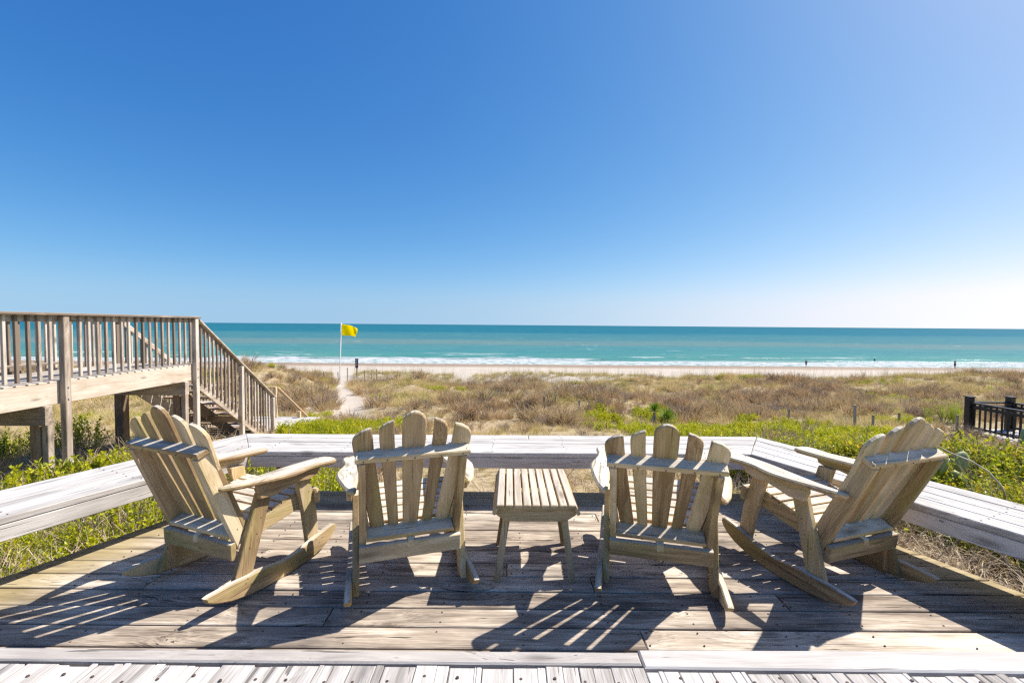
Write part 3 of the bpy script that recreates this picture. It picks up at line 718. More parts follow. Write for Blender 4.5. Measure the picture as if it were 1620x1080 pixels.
for x0, sg in ((XN+.040, 1), (XF-.130, -1)):
    MB().prism([(9.19, zr(9.19)), (9.19, zr(9.19)-.045), (12.12, zr(12.12)-.045), (12.12, zr(12.12))], .11, (x0-.02-OS[0], -OS[1], 0), (0, 1, 0), (0, 0, 1), .005).build('handrail', W_WALK, st)
    MB().prism([(9.2, zr(9.2)-.05), (9.2, zr(9.2)-.15), (12.05, zr(12.05)-.15), (12.05, zr(12.05)-.05)], .036, (x0+(.052 if sg > 0 else 0)-OS[0]-(.09 if sg > 0 else -.09), -OS[1], 0), (0, 1, 0), (0, 0, 1), .004).build('top_band', W_WALK, st)
    for pyy in (10.62, 12.0):
        MB().box(x0-OS[0], x0+.09-OS[0], pyy-.045-OS[1], pyy+.045-OS[1], float(ground_z(x0, pyy))-.3, zr(pyy)-.05-.04, .005, 'z').build('post', W_WALK, st)
    y = 9.27; first = None
    while y < 11.9:
        if abs(y+.019-10.62) > .08:
            if first is None:
                first = MB().prism([(0, zr(y)-.052), (0, zs(y)-.14), (.036, zs(y+.036)-.14), (.036, zr(y+.036)-.052)], .036, (x0+(.001 if sg > 0 else .053)-OS[0], y-OS[1], 0), (0, 1, 0), (0, 0, 1), .003, 'b').build('baluster', W_WALK, st); fy = y
            else:
                q = first.copy(); COL.objects.link(q); q.parent = st; q.location = (0, y-fy, -SL*(y-fy))
        y += .128
MB().box(XF-.1-OS[0], XN+.12-OS[0], 10.56-OS[1], 10.60-OS[1], -.95, -.80, .004).build('cross_beam', W_PILE, st)

ld = empty('landing', (-7.0, 12.8, -1.5), 0, 'low plank landing at the foot of the stairs with a fresh pine handrail', 'landing')
OL = rel(ld)
y = 11.98; i = 0
while y < 13.75:
    bb('plank', W_BENCH, ld, -8.2, -6.02+rnd.uniform(-.03, .02), y, y+.139, -1.536, -1.5, o=OL); y += .1437
for yy_ in (12.0, 13.7):
    bb('joist', W_WALK, ld, -8.18, -6.05, yy_, yy_+.038, -1.72, -1.54, o=OL)
for px, h in ((-7.36, .93), (-6.62, .20), (-8.15, .93)):
    bb('post', W_NEW, ld, px-.045, px+.045, 13.66, 13.75, -1.9, -1.5+h, 'z', o=OL)
bb('top_rail', W_NEW, ld, -8.2, -7.32, 13.64, 13.77, -.569, -.53, o=OL)
MB().bar(tuple(np.array([-7.34, 13.78, -.58])-OL), tuple(np.array([-6.42, 13.80, -1.50])-OL), .09, .04).build('sloping_rail', W_NEW, ld)

# ------------------------------------------------------------------ neighbour's black railings at the right
nb = empty('black_railing', (13.3, 12.4, -1.53), 0, 'black painted walkway railing with square posts at the right edge', 'railing')
ON = rel(nb)
ZN = -1.42
for x0 in (12.93, 14.08):
    for py in ((12.42, 9.9) if x0 < 13 else (12.42, 9.9)):
        bb('post', M_BLACK, nb, x0-.075, x0+.075, py-.075, py+.075, -2.0, -.50, 'z', .008, ON)
        bb('post_cap', M_BLACK, nb, x0-.09, x0+.09, py-.09, py+.09, -.498, -.47, o=ON)
    bb('top_rail', M_BLACK, nb, x0-.055, x0+.055, 9.98, 12.34, -.66, -.62, 'y', o=ON)
    bb('upper_rail', M_BLACK, nb, x0-.02, x0+.02, 9.98, 12.34, -.80, -.72, 'y', o=ON)
    bb('lower_rail', M_BLACK, nb, x0-.02, x0+.02, 9.98, 12.34, -1.36, -1.30, 'y', o=ON)
    first = None
    for j in range(17):
        y = 10.05+j*.14
        if first is None: first = bb('baluster', M_BLACK, nb, x0+.022, x0+.058, y, y+.036, -1.40, -.67, 'z', o=ON); fy = y
        else:
            q = first.copy(); COL.objects.link(q); q.parent = nb; q.location = (0, y-fy, 0)
bb('cross_rail', M_BLACK, nb, 13.01, 14.0, 12.38, 12.46, -.66, -.62, o=ON)
bb('cross_rail', M_BLACK, nb, 13.01, 14.0, 12.40, 12.44, -.80, -.74, o=ON)
nw = empty('neighbour_walkway', (13.5, 11, -1.5), 0, 'pale plank walkway between the black railings', 'walkway')
OW = rel(nw)
y = 9.0
while y < 12.55:
    bb('plank', W_BENCH, nw, 12.72, 14.3, y, y+.139, -1.46, -1.424, o=OW); y += .1437
for x0 in (12.8, 14.2): bb('joist', W_BENCH, nw, x0-.02, x0+.02, 9.0, 12.5, -1.64, -1.463, 'y', o=OW)

# ------------------------------------------------------------------ flag, sign and posts by the path
fp0 = np.array([-16.42, 42.0, float(ground_z(-16.42, 42.0))-.3]); fp1 = np.array([-16.22, 42.0, 1.47])
fp = empty('flagpole', tuple(fp0), 0, 'tall white pole standing beside the sandy beach path', 'flagpole')
v_, f_ = tube([fp0-fp0, (fp0+fp1)/2-fp0, fp1-fp0], [.06, .05, .04], 10); link_mesh('pole', v_, f_, M_WHITEPOLE, fp, smooth=True)
v_, f_ = tube([fp1-fp0, fp1-fp0+np.array([0, 0, .05])], [.06, .03], 8); link_mesh('finial', v_, f_, M_WHITEPOLE, fp)
m, nt, out = mat_new('yellow_flag_cloth'); k = NT(nt)
p_ = k.bsdf((.94, .82, .0), .7, None, .1); tr = k.n('ShaderNodeBsdfTranslucent'); k.put(tr.inputs['Color'], (.98, .86, .0))
mx = k.n('ShaderNodeMixShader'); mx.inputs[0].default_value = .62; nt.links.new(p_, mx.inputs[1]); nt.links.new(tr.outputs[0], mx.inputs[2]); nt.links.new(mx.outputs[0], out.inputs[0])
V_ = []; F_ = []; NU, NV = 22, 14
for i in range(NU+1):
    for j in range(NV+1):
        u, v = i/NU, j/NV
        x_ = u*1.42+ (.10*u*math.sin(3.5*v+.4)); z_ = -v*1.06*(1-.12*u)-u*.34-.10*u*math.sin(4*u+2)+.12*u*u*(1-v)*math.sin(5*u)
        yv = .16*u*math.sin(6.5*u-2.2*v)+.05*math.sin(9*u+3*v)*u
        V_.append((x_, yv, z_))
for i in range(NU):
    for j in range(NV): F_.append([i*(NV+1)+j, (i+1)*(NV+1)+j, (i+1)*(NV+1)+j+1, i*(NV+1)+j+1])
fl = link_mesh('flag', V_, F_, m, smooth=True); fl.location = tuple(fp1+np.array([.05, 0, -.08]))
sm = fl.modifiers.new('thick', 'SOLIDIFY'); sm.thickness = .006
tag(fl, 'plain yellow warning flag flying from the white pole', 'flag')
sg = empty('path_sign', (-14.95, 42.6, float(ground_z(-14.95, 42.6))), 0, 'narrow dark upright sign with pale characters beside the path', 'sign')
zt = -1.93-sg.location.z
MB().box(-.06, .06, -.06, .06, -.3, zt-.05, .008, 'z').build('post', W_STAKE, sg)
MB().box(-.14, .14, -.095, -.062, zt-.92, zt, .006).build('panel', M_SIGN, sg)
def ring(cz):
    mb = MB()
    for a_ in range(10):
        t0, t1 = a_*math.pi/5, (a_+1)*math.pi/5
        mb.prism([(.055*math.cos(t0), .075*math.sin(t0)), (.055*math.cos(t1), .075*math.sin(t1)), (.03*math.cos(t1), .045*math.sin(t1)), (.03*math.cos(t0), .045*math.sin(t0))], .004, (0, -.0955, cz), (1, 0, 0), (0, 0, 1), .0005)
    return mb
ring(zt-.14).build('character', M_SIGNW, sg); ring(zt-.38).build('character', M_SIGNW, sg)
mb = MB(); mb.box(-.06, -.035, -.1, -.0955, zt-.68, zt-.54, .001); mb.box(.035, .06, -.1, -.0955, zt-.68, zt-.54, .001); mb.box(-.034, .034, -.1, -.0955, zt-.62, zt-.595, .001)
mb.build('character', M_SIGNW, sg)
for (x_, y_, h, lb) in ((-15.75, 40.0, 1.2, 'wooden post in front of the white flagpole'), (-16.55, 44.4, 1.45, 'tall wooden post between the flagpole and the dark sign'),
                        (-14.75, 44.2, .95, 'first thin wooden post right of the dark sign'), (-14.15, 44.6, 1.0, 'second thin wooden post right of the dark sign'),
                        (-13.75, 44.9, 1.05, 'third thin wooden post right of the dark sign'), (-12.6, 44.7, .55, 'low wooden post farthest right of the dark sign'), (-15.6, 36.6, .75, 'low wooden post in the grass left of the flagpole')):
    gz = float(ground_z(x_, y_))
    v_, f_ = tube([(0, 0, -.3), (.01, 0, h*.5), (.02*rnd.uniform(-1, 1), 0, h)], [.06, .058, .055], 8)
    g_ = [(v[2], v[0]*6, v[1]*6) for v in v_]
    o = link_mesh('path_post', v_, f_, W_STAKE, None, g_); o.location = (x_, y_, gz); tag(o, lb, 'post', 'posts along the beach path')
for (x_, y_, h, lb) in ((-1.84, 17.26, .42, 'leftmost grey stake in the dune scrub behind the second chair'), (-3.5, 18.0, .3, 'short grey stake left of the second chair top'),
                        (.23, 17.6, .52, 'thin grey stake in the scrub right of the second chair'), (1.3, 17.4, .62, 'tallest grey stake in the scrub above the slatted table'), (1.8, 18.2, .45, 'small grey stake just right of the tallest one'),
                        (2.7, 17.5, .42, 'grey stake in the scrub left of the two yuccas'), (9.84, 15.6, .46, 'grey stake at the back edge of the green patch'), (10.81, 13.8, .72, 'tall greenish stake in the green patch beside the right chair'),
                        (10.95, 13.3, .48, 'thick leaning stake in front of the right chair back'), (12.6, 14.3, .36, 'faint low stake behind the right chair back'), (13.1, 12.9, .45, 'pale stake just left of the black railing')):
    gz = float(ground_z(x_, y_)); ln = rnd.uniform(-.06, .06); w = .03 if h < .6 else .034
    mb = MB(); mb.bar((0, 0, -.3), (ln*h, 0, h), w*2, w*1.6, side=(1, 0, 0), ch=.006)
    o = mb.build('dune_stake', W_STAKE); o.location = (x_, y_, gz); tag(o, lb, 'stake', 'fence stakes left standing in the dunes')

# ------------------------------------------------------------------ people far off at the water's edge
def skin_body(name, verts, edges, radii, mat, parent):
    me = bpy.data.meshes.new(name); me.from_pydata(verts, edges, []); me.materials.append(mat)
    o = bpy.data.objects.new(name, me); COL.objects.link(o); o.parent = parent
    sk = o.modifiers.new('skin', 'SKIN'); sk.use_smooth_shade = True
    for i, r in enumerate(radii): me.skin_vertices[0].data[i].radius = (r, r)
    me.skin_vertices[0].data[0].use_root = True
    ss = o.modifiers.new('sub', 'SUBSURF'); ss.levels = 1; ss.render_levels = 1
    return o
SKIN = plain('sunlit_skin', (.42, .27, .19), .6, .3, .1); CL1 = plain('purple_shirt', (.09, .07, .22), .8, .2, .1); CL2 = plain('dark_shorts', (.015, .015, .025), .8, .2, .2)
CL3 = plain('navy_shirt', (.06, .07, .16), .8, .2, .1); CL4 = plain('maroon_shorts', (.07, .02, .04), .8, .2, .2); HAIR = plain('dark_hair', (.03, .02, .015), .7, .2, .2)
def person(loc, rz, label, shirt, shorts, stride=.22, sink=0., scale=1.):
    p = empty('person', loc, rz, label, 'person'); p.scale = (scale,)*3
    s = stride
    vs = [(0, 0, .92), (0, 0, 1.18), (0, 0, 1.42), (0, .02, 1.52), (0, .03, 1.60), (0, .03, 1.72),
          (-.10, 0, .88), (-.10, s*.5, .48), (-.10, s*.3, .08), (-.10, s*.3+.14, .03), (.10, 0, .88), (.10, -s*.4, .48), (.10, -s, .10), (.10, -s+.14, .04),
          (-.19, 0, 1.40), (-.25, -.05, 1.13), (-.24, .08, .90), (.19, 0, 1.40), (.25, .04, 1.13), (.24, .14, .92)]
    es = [(0, 1), (1, 2), (2, 3), (3, 4), (4, 5), (0, 6), (6, 7), (7, 8), (8, 9), (0, 10), (10, 11), (11, 12), (12, 13), (2, 14), (14, 15), (15, 16), (2, 17), (17, 18), (18, 19)]
    rr = [.12, .11, .13, .05, .09, .075, .085, .06, .04, .035, .085, .06, .04, .035, .055, .04, .03, .055, .04, .03]
    skin_body('body', vs, es, rr, SKIN, p)
    skin_body('shirt', [(0, 0, .90), (0, 0, 1.18), (0, 0, 1.43), (-.20, 0, 1.40), (-.25, -.04, 1.2), (.20, 0, 1.40), (.25, .04, 1.2)], [(0, 1), (1, 2), (2, 3), (3, 4), (2, 5), (5, 6)], [.145, .135, .15, .075, .06, .075, .06], shirt, p)
    skin_body('shorts', [(0, 0, .93), (-.10, 0, .86), (-.10, s*.45, .55), (.10, 0, .86), (.10, -s*.36, .55)], [(0, 1), (1, 2), (0, 3), (3, 4)], [.14, .105, .085, .105, .085], shorts, p)
    skin_body('hair', [(0, .0, 1.66), (0, .01, 1.74)], [(0, 1)], [.09, .075], HAIR, p)
    return p
person((68.0, 102, float(ground_z(68., 102.))), math.radians(-60), 'distant walker in a purple top and dark shorts at the waterline', CL1, CL2, .35)
person((101.2, 100.8, float(ground_z(101.2, 100.8))), math.radians(20), 'distant bare-legged person in a navy top at the waterline', CL3, CL4, .05, 0, 1.15)
person((98.6, 120, SEA-.8), 0, 'distant swimmer in dark clothing standing waist deep in the surf', CL2, CL2, .05)
# ------------------------------------------------------------------ plants: source clumps
SRC = {}
def src_obj(key, V, F, T, mat):
    me = bpy.data.meshes.new(key); me.from_pydata([tuple(v) for v in V], [], F); me.update()
    a = me.attributes.new('tone', 'FLOAT', 'POINT'); a.data.foreach_set('value', np.asarray(T, np.float32))
    me.materials.append(mat)
    o = bpy.data.objects.new(key, me)
    return o
def blades(n, r0, h, spread, droop, w, seed, segs=3, hvar=.4, curl=0.):
    """grass: n blades rooted in a disc r0, leaning outward by spread, drooping at the tip"""
    R = random.Random(seed); V = []; F = []; T = []
    for _ in range(n):
        a = R.uniform(0, 2*math.pi); rr = r0*math.sqrt(R.random()); bx, by = rr*math.cos(a), rr*math.sin(a)
        a2 = a+R.uniform(-1.1, 1.1); hh = h*(1-hvar+hvar*2*R.random()*.8); lean = spread*R.uniform(.25, 1.1); dr = droop*R.uniform(.3, 1.3)
        px, py, pz = bx, by, -.05; ang = lean; b0 = len(V); tn = R.random(); wa = a2+math.pi/2+R.uniform(-.6, .6)
        wx, wy = math.cos(wa), math.sin(wa); st = hh/segs
        for s in range(segs+1):
            ww = w*(1-.85*s/segs)*.5
            V.append((px+wx*ww, py+wy*ww, pz)); V.append((px-wx*ww, py-wy*ww, pz)); T += [tn, tn]
            px += st*math.sin(ang)*math.cos(a2); py += st*math.sin(ang)*math.sin(a2); pz += st*math.cos(ang); ang += dr/segs*(1+s*.5); a2 += curl*R.uniform(-1, 1)
        for s in range(segs): F.append([b0+2*s, b0+2*s+1, b0+2*s+3, b0+2*s+2])
    return V, F, T
def leaf(V, F, T, p, d, up_, L, W, tn, fold=.25):
    d = d/np.linalg.norm(d); s = np.cross(d, up_); s /= np.linalg.norm(s)+1e-9; nrm = np.cross(s, d); b = len(V)
    V += [p, p+d*L*.45+s*W*.5+nrm*W*fold, p+d*L, p+d*L*.45-s*W*.5+nrm*W*fold]; T += [tn]*4
    F += [[b, b+1, b+2], [b, b+2, b+3]]
def leafy(nst, h, rad, nl, L, W, seed, dome=.5, stem=.004):
    R = np.random.default_rng(seed); V = []; F = []; T = []
    for _ in range(nst):
        a = R.uniform(0, 2*math.pi); rr = rad*math.sqrt(R.random()); top = np.array([rr*math.cos(a), rr*math.sin(a), h*(R.uniform(.55, 1.05)-dome*(rr/rad)**2*.6)])
        base = np.array([top[0]*.35, top[1]*.35, -.05]); mid = (base+top)/2+R.normal(0, .03, 3)
        b = len(V); off = np.array([stem, 0, 0]); of2 = np.array([0, stem, 0])
        V += [base-off, base+off, mid-off, mid+off, top, top]; T += [.02]*6; F += [[b, b+1, b+3, b+2], [b+2, b+3, b+5, b+4]]
        tn0 = R.random()
        for i in range(nl):
            f = R.uniform(.35, 1.); p = base*(1-f)**2+2*f*(1-f)*mid+f*f*top
            d = R.normal(0, 1, 3); d[2] = abs(d[2])*.8+.25; d /= np.linalg.norm(d)
            leaf(V, F, T, p, d, np.array([R.normal(0, .5), R.normal(0, .5), 1.]), L*R.uniform(.6, 1.2), W*R.uniform(.7, 1.2), float(np.clip(tn0*.5+R.random()*.5, 0, 1)))
    return V, F, T
def twigs(n, h, spread, seed, w=.006, sub=4):
    R = np.random.default_rng(seed); V = []; F = []; T = []
    def stick(p, q, w0, w1, tn):
        d = q-p; s = np.cross(d, R.normal(0, 1, 3)); s /= np.linalg.norm(s)+1e-9; b = len(V)
        V.extend([p-s*w0, p+s*w0, q+s*w1, q-s*w1]); T.extend([tn]*4); F.append([b, b+1, b+2, b+3])
    for _ in range(n):
        a = R.uniform(0, 6.283); l = spread*R.random(); tn = R.random()
        p = np.array([R.normal(0, .06), R.normal(0, .06), -.05]); q = p+np.array([math.cos(a)*l*h, math.sin(a)*l*h, h*R.uniform(.6, 1.1)])
        stick(p, q, w*.6, w*.35, tn)
        for _ in range(sub):
            f = R.uniform(.3, .95); c = p+(q-p)*f; d = (q-p)*R.uniform(.2, .5)+R.normal(0, .12*h, 3)
            stick(c, c+d, w*.35, w*.15, tn)
    return V, F, T
def family(key, mats_geo):
    c = bpy.data.collections.new(key)
    for i, (geo_, mat) in enumerate(mats_geo):
        c.objects.link(src_obj('%s_clump_%02d' % (key, i), *geo_, mat))
    SRC[key] = (c, len(mats_geo))
family('dry', [(blades(56, .2, .42, .8, .8, .014, 1), L_DRY), (blades(56, .22, .36, 1.0, 1.0, .014, 2), L_DRY), (blades(50, .18, .5, .6, .8, .012, 3), L_OLIVE), (blades(56, .24, .40, .9, .9, .014, 4), L_DRY), (blades(50, .2, .38, .9, 1.5, .014, 31), L_STRAW)])
family('scrub', [(twigs(30, .5, .8, 5, .014, 6), L_BROWN), (blades(64, .18, .5, .65, .45, .013, 6), L_BROWN), (twigs(30, .42, 1.0, 7, .014, 6), L_GREY), (blades(64, .2, .42, .8, .6, .013, 8), L_BROWN)])
family('straw', [(blades(34, .16, .62, .8, 2.6, .009, 9, 7, .4, .25), L_STRAW), (blades(34, .18, .5, 1.0, 2.9, .009, 10, 7, .4, .3), L_STRAW), (blades(30, .16, .5, 1.0, 2.2, .009, 11, 6, .4, .3), L_DRY), (twigs(12, .5, 1.2, 12, .008, 4), L_GREY)])
family('shrub', [(leafy(9, .42, .22, 16, .05, .024, 21), L_GREEN), (leafy(8, .30, .26, 18, .05, .024, 22), L_GREEN), (leafy(10, .50, .18, 16, .045, .022, 23), L_GREEN), (leafy(8, .36, .2, 18, .042, .022, 24), L_DEEP), (twigs(14, .42, .9, 25, .008, 4), L_GREY), (blades(26, .16, .44, .8, 1.6, .010, 29, 5), L_STRAW)])
family('green', [(leafy(9, .42, .24, 18, .055, .026, 41), L_GREEN), (leafy(8, .34, .28, 20, .055, .026, 42), L_GREEN), (leafy(10, .46, .22, 18, .05, .024, 43), L_GREEN), (leafy(8, .36, .25, 18, .05, .024, 44), L_GREEN), (leafy(8, .32, .25, 18, .05, .024, 45), L_DEEP), (blades(26, .2, .40, .9, 1.4, .012, 46, 4), L_DRY)])
family('bright', [(leafy(8, .42, .22, 14, .062, .034, 26), L_RIGHT), (leafy(8, .38, .24, 14, .062, .034, 27), L_RIGHT), (leafy(9, .52, .18, 12, .055, .032, 28), L_RIGHT), (leafy(8, .34, .22, 16, .045, .024, 30), L_DEEP), (twigs(14, .42, .9, 32, .008, 4), L_GREY), (blades(26, .16, .44, .8, 1.8, .010, 33, 5), L_STRAW)])
family('oats', [(blades(9, .22, 1.35, .14, .25, .013, 14, 4, .45), L_OATS), (blades(7, .25, 1.5, .12, .3, .012, 15, 4, .5), L_OATS), (blades(60, .22, .5, .55, .8, .012, 16, 3), L_OLIVE), (blades(60, .22, .42, .6, .9, .012, 17, 3), L_DRY)])

def scatter(name, key, P, scl, idx, label, cat=None, tilt=.15, kind='stuff'):
    n = len(P)
    me = bpy.data.meshes.new(name); me.from_pydata([tuple(p) for p in P], [], [])
    rot = np.stack([rng.normal(0, tilt, n), rng.normal(0, tilt, n), rng.uniform(0, 6.283, n)], 1)
    a = me.attributes.new('rot', 'FLOAT_VECTOR', 'POINT'); a.data.foreach_set('vector', rot.astype(np.float32).ravel())
    a = me.attributes.new('scl', 'FLOAT', 'POINT'); a.data.foreach_set('value', np.asarray(scl, np.float32))
    a = me.attributes.new('pick', 'INT', 'POINT'); a.data.foreach_set('value', np.asarray(idx, np.int32))
    o = bpy.data.objects.new(name, me); COL.objects.link(o)
    ng = bpy.data.node_groups.new(name, 'GeometryNodeTree')
    ng.interface.new_socket('Geometry', in_out='INPUT', socket_type='NodeSocketGeometry'); ng.interface.new_socket('Geometry', in_out='OUTPUT', socket_type='NodeSocketGeometry')
    N = ng.nodes; Lk = ng.links
    gi = N.new('NodeGroupInput'); go = N.new('NodeGroupOutput'); ip = N.new('GeometryNodeInstanceOnPoints'); ci = N.new('GeometryNodeCollectionInfo')
    ci.inputs['Collection'].default_value = SRC[key][0]; ci.inputs['Separate Children'].default_value = True; ci.inputs['Reset Children'].default_value = True
    def attr(nm, t):
        q = N.new('GeometryNodeInputNamedAttribute'); q.data_type = t; q.inputs['Name'].default_value = nm; return q.outputs['Attribute']
    er = N.new('FunctionNodeEulerToRotation'); Lk.new(attr('rot', 'FLOAT_VECTOR'), er.inputs[0])
    Lk.new(gi.outputs[0], ip.inputs['Points']); Lk.new(ci.outputs[0], ip.inputs['Instance']); ip.inputs['Pick Instance'].default_value = True
    Lk.new(attr('pick', 'INT'), ip.inputs['Instance Index']); Lk.new(er.outputs[0], ip.inputs['Rotation']); Lk.new(attr('scl', 'FLOAT'), ip.inputs['Scale'])
    Lk.new(ip.outputs[0], go.inputs[0])
    md = o.modifiers.new('scatter', 'NODES'); md.node_group = ng
    return tag(o, label, cat, None, kind)
def cand(n, y0, y1, margin=2.5, k_=1.75):
    """uniform random points in the wedge of land in front of the deck"""
    y = rng.uniform(y0, y1, n*2); x = rng.uniform(-1, 1, n*2)*(k_*y1+margin)
    m_ = np.abs(x) < k_*y+margin; x, y = x[m_][:n], y[m_][:n]
    return x, y
def off_deck(x, y):
    return ~in_poly(x, y, DECK_POLY)
BW = lambda x, y: (x > -8.2) & (x < -6.45) & (y < 9.3)
LAND = lambda x, y: (x > -8.3) & (x < -5.95) & (y > 9.2) & (y < 13.95)
NBW = lambda x, y: (x > 12.6) & (x < 14.4) & (y > 8.8) & (y < 12.7)
def patch_green(x, y):
    w = .55*(fbm(x*.7, y*.7, 3)-.5)
    a = ((x+4.35)/1.75)**2+((y-11.9)/1.9)**2 < 1+w*2
    b = (in_poly(x, y, [(3.0, 7.5), (3.3, 14.6), (5.5, 15.6), (9.0, 15.2), (11.3, 13.4), (9.2, 9.0), (6.8, 6.6), (4.4, 6.0)])) & (fbm(x*.8+4, y*.8, 3) > .34)
    c = (fbm(x*.55+50, y*.55+3, 3) > .70) & (y > 14) & (y < 36) & (path_d(x, y) > 1.2)
    return a | b | c
def patch_left(x, y):
    return (x < -2.1) & (x > -10) & (y > .3) & (y < 8.4) & (fbm(x*.55+9, y*.55, 3) > .36+np.clip((y-6.3)*.12, 0, .3)+np.where(x > -3.9, .03, 0))
def patch_right(x, y):
    return (x-right_edge(y) > 1.15+.5*(fbm(x*.9, y*.9, 2)-.5)) & (x < 13) & (y > 1) & (y < 8.2) & (x > 3.6) & ((y > 4.7+.8*(fbm(x, y, 2)-.5)) | (x-right_edge(y) > 2.7)) & (fbm(x*.6+2, y*.6+5, 3) > .34)
# --- dry dune scrub
x, y = cand(40000, 5.2, 40.5)
pt = fbm(x*.2+3, y*.28+8, 3)
keep = off_deck(x, y) & (litter(x, y) > rng.uniform(.25, .8, len(x))) & ~BW(x, y) & ~LAND(x, y) & ~NBW(x, y)
keep &= ~(patch_green(x, y) & (rng.random(len(x)) < .97)) & ~(patch_left(x, y) & (rng.random(len(x)) < .8)) & ~(patch_right(x, y) & (rng.random(len(x)) < .8))
keep &= ~((path_d(x, y) < 1.0) & (y > 14))
clump = fbm(x*.75, y*.75+40, 3)
keep &= ~((clump < .40) & (rng.random(len(x)) < .65))
x, y, pt = x[keep], y[keep], pt[keep]
csc = np.clip(.5+1.7*(clump[keep]-.3), .45, 1.5)
br = pt+rng.normal(0, .05, len(x))+.5*(fbm(x*.6+11, y*.6, 2)-.5) > .55
z = ground_z(x, y)
d = ~br; n = d.sum()
near = np.clip((y[d]-4)/14, .55, 1)
scatter('dune_grass', 'dry', np.stack([x[d], y[d], z[d]], 1), rng.uniform(.65, 1.25, n)*near*csc[d], rng.choice(5, n, p=[.27, .25, .16, .22, .10]), 'dry tan grass covering the dunes between the deck and the beach', 'grass')
n = br.sum()
tall = 1+.35*(fbm(x[br]*.5, y[br]*.5, 2) > .6)
scatter('dune_scrub', 'scrub', np.stack([x[br], y[br], z[br]], 1), rng.uniform(.65, 1.2, n)*tall*csc[br]*np.clip((y[br]-4)/14, .6, 1), rng.choice(4, n, p=[.2, .33, .17, .3]), 'brown leafless scrub in patches over the dunes', 'scrub')
# --- foredune grass and sea oats
x, y = cand(12000, 42.5, 52, 2)
keep = (np.abs(y-47.6+1.2*(fbm(x*.1, y*0, 2)-.5)) < rng.uniform(.3, 2.6, len(x))) & (path_d(x, y) > 1.1) & (fbm(x*.35, y*.35, 3) > .33)
x, y = x[keep], y[keep]; n = len(x)
scatter('sea_oats', 'oats', np.stack([x, y, ground_z(x, y)], 1), rng.uniform(.7, 1.15, n), rng.choice(4, n, p=[.16, .12, .42, .30]), 'tall thin sea oats along the last dune before the beach', 'sea oats', .06)
x, y = cand(2600, 30, 43, 2)
keep = (path_d(x, y) > 1.2); x, y = x[keep], y[keep]; n = len(x)
scatter('tall_grass_stems', 'oats', np.stack([x, y, ground_z(x, y)], 1), rng.uniform(.6, 1.0, n), rng.choice(2, n), 'sparse tall grass stems rising out of the dune scrub', 'grass', .06)
# --- green ground-cover shrubs
def shrubs(name, key, fn_, n0, y0, y1, xr, label, smin, smax, extra=None):
    x = rng.uniform(xr[0], xr[1], n0); y = rng.uniform(y0, y1, n0)
    kp = fn_(x, y) & off_deck(x, y) & ~LAND(x, y) & ~NBW(x, y) & ~(BW(x, y) & (rng.random(n0) < .6))
    if extra is not None: kp &= extra(x, y)
    x, y = x[kp], y[kp]; n = len(x)
    cl = np.clip(.55+1.5*(fbm(x*1.3+7, y*1.3, 2)-.25), .5, 1.35)
    return scatter(name, key, np.stack([x, y, ground_z(x, y)], 1), rng.uniform(smin, smax, n)*cl, rng.choice(SRC[key][1], n, p=(lambda w_: w_/w_.sum())(np.array([1.]*(SRC[key][1]-2)+[.5, .22 if key == 'green' else .45]))), label, 'shrubs', .2)
shrubs('green_ground_cover', 'green', patch_green, 90000, 5.5, 36, (-34, 34), 'bright green low shrubs spreading behind the far bench', .55, .85)
shrubs('left_shrubs', 'shrub', patch_left, 5200, .3, 8.4, (-10, -2), 'yellow green shrubs between the left bench and the boardwalk', .75, 1.15, lambda x, y: ~((x > left_edge(y)-.45) & (rng.random(len(x)) < .75)))
shrubs('right_shrubs', 'bright', patch_right, 5200, 1, 8.2, (3.3, 13), 'yellow and green shrubs beyond the right bench', .8, 1.35)
# --- curling straw close to the deck
x = rng.uniform(-9, 9, 9000); y = rng.uniform(.4, 9, 9000)
dl = left_edge(y)-x; drr = x-right_edge(y); df = y-3.79
dist = np.maximum(np.maximum(dl, drr), df)
keep = off_deck(x, y) & (dist > .12) & ((rng.random(9000) < np.exp(-dist*.7)*np.where(drr > .05, 1.3+1.5*((drr < 2.7) & (y < 5)), np.where(dl > .05, .22, .34))) | ((x < -5.2) & (y > 6.0) & (rng.random(9000) < .12)) | (patch_right(x, y) & (rng.random(9000) < .07)))
keep &= ~((df > 0) & (x < -.9) & (x > -2.4) & (y < 5.2))
x, y = x[keep], y[keep]; n = len(x)
scatter('straw_grass', 'straw', np.stack([x, y, ground_z(x, y)], 1), rng.uniform(.75, 1.3, n), rng.choice(4, n, p=[.36, .32, .22, .10]), 'curling pale straw grass round the deck edges', 'grass', .25)

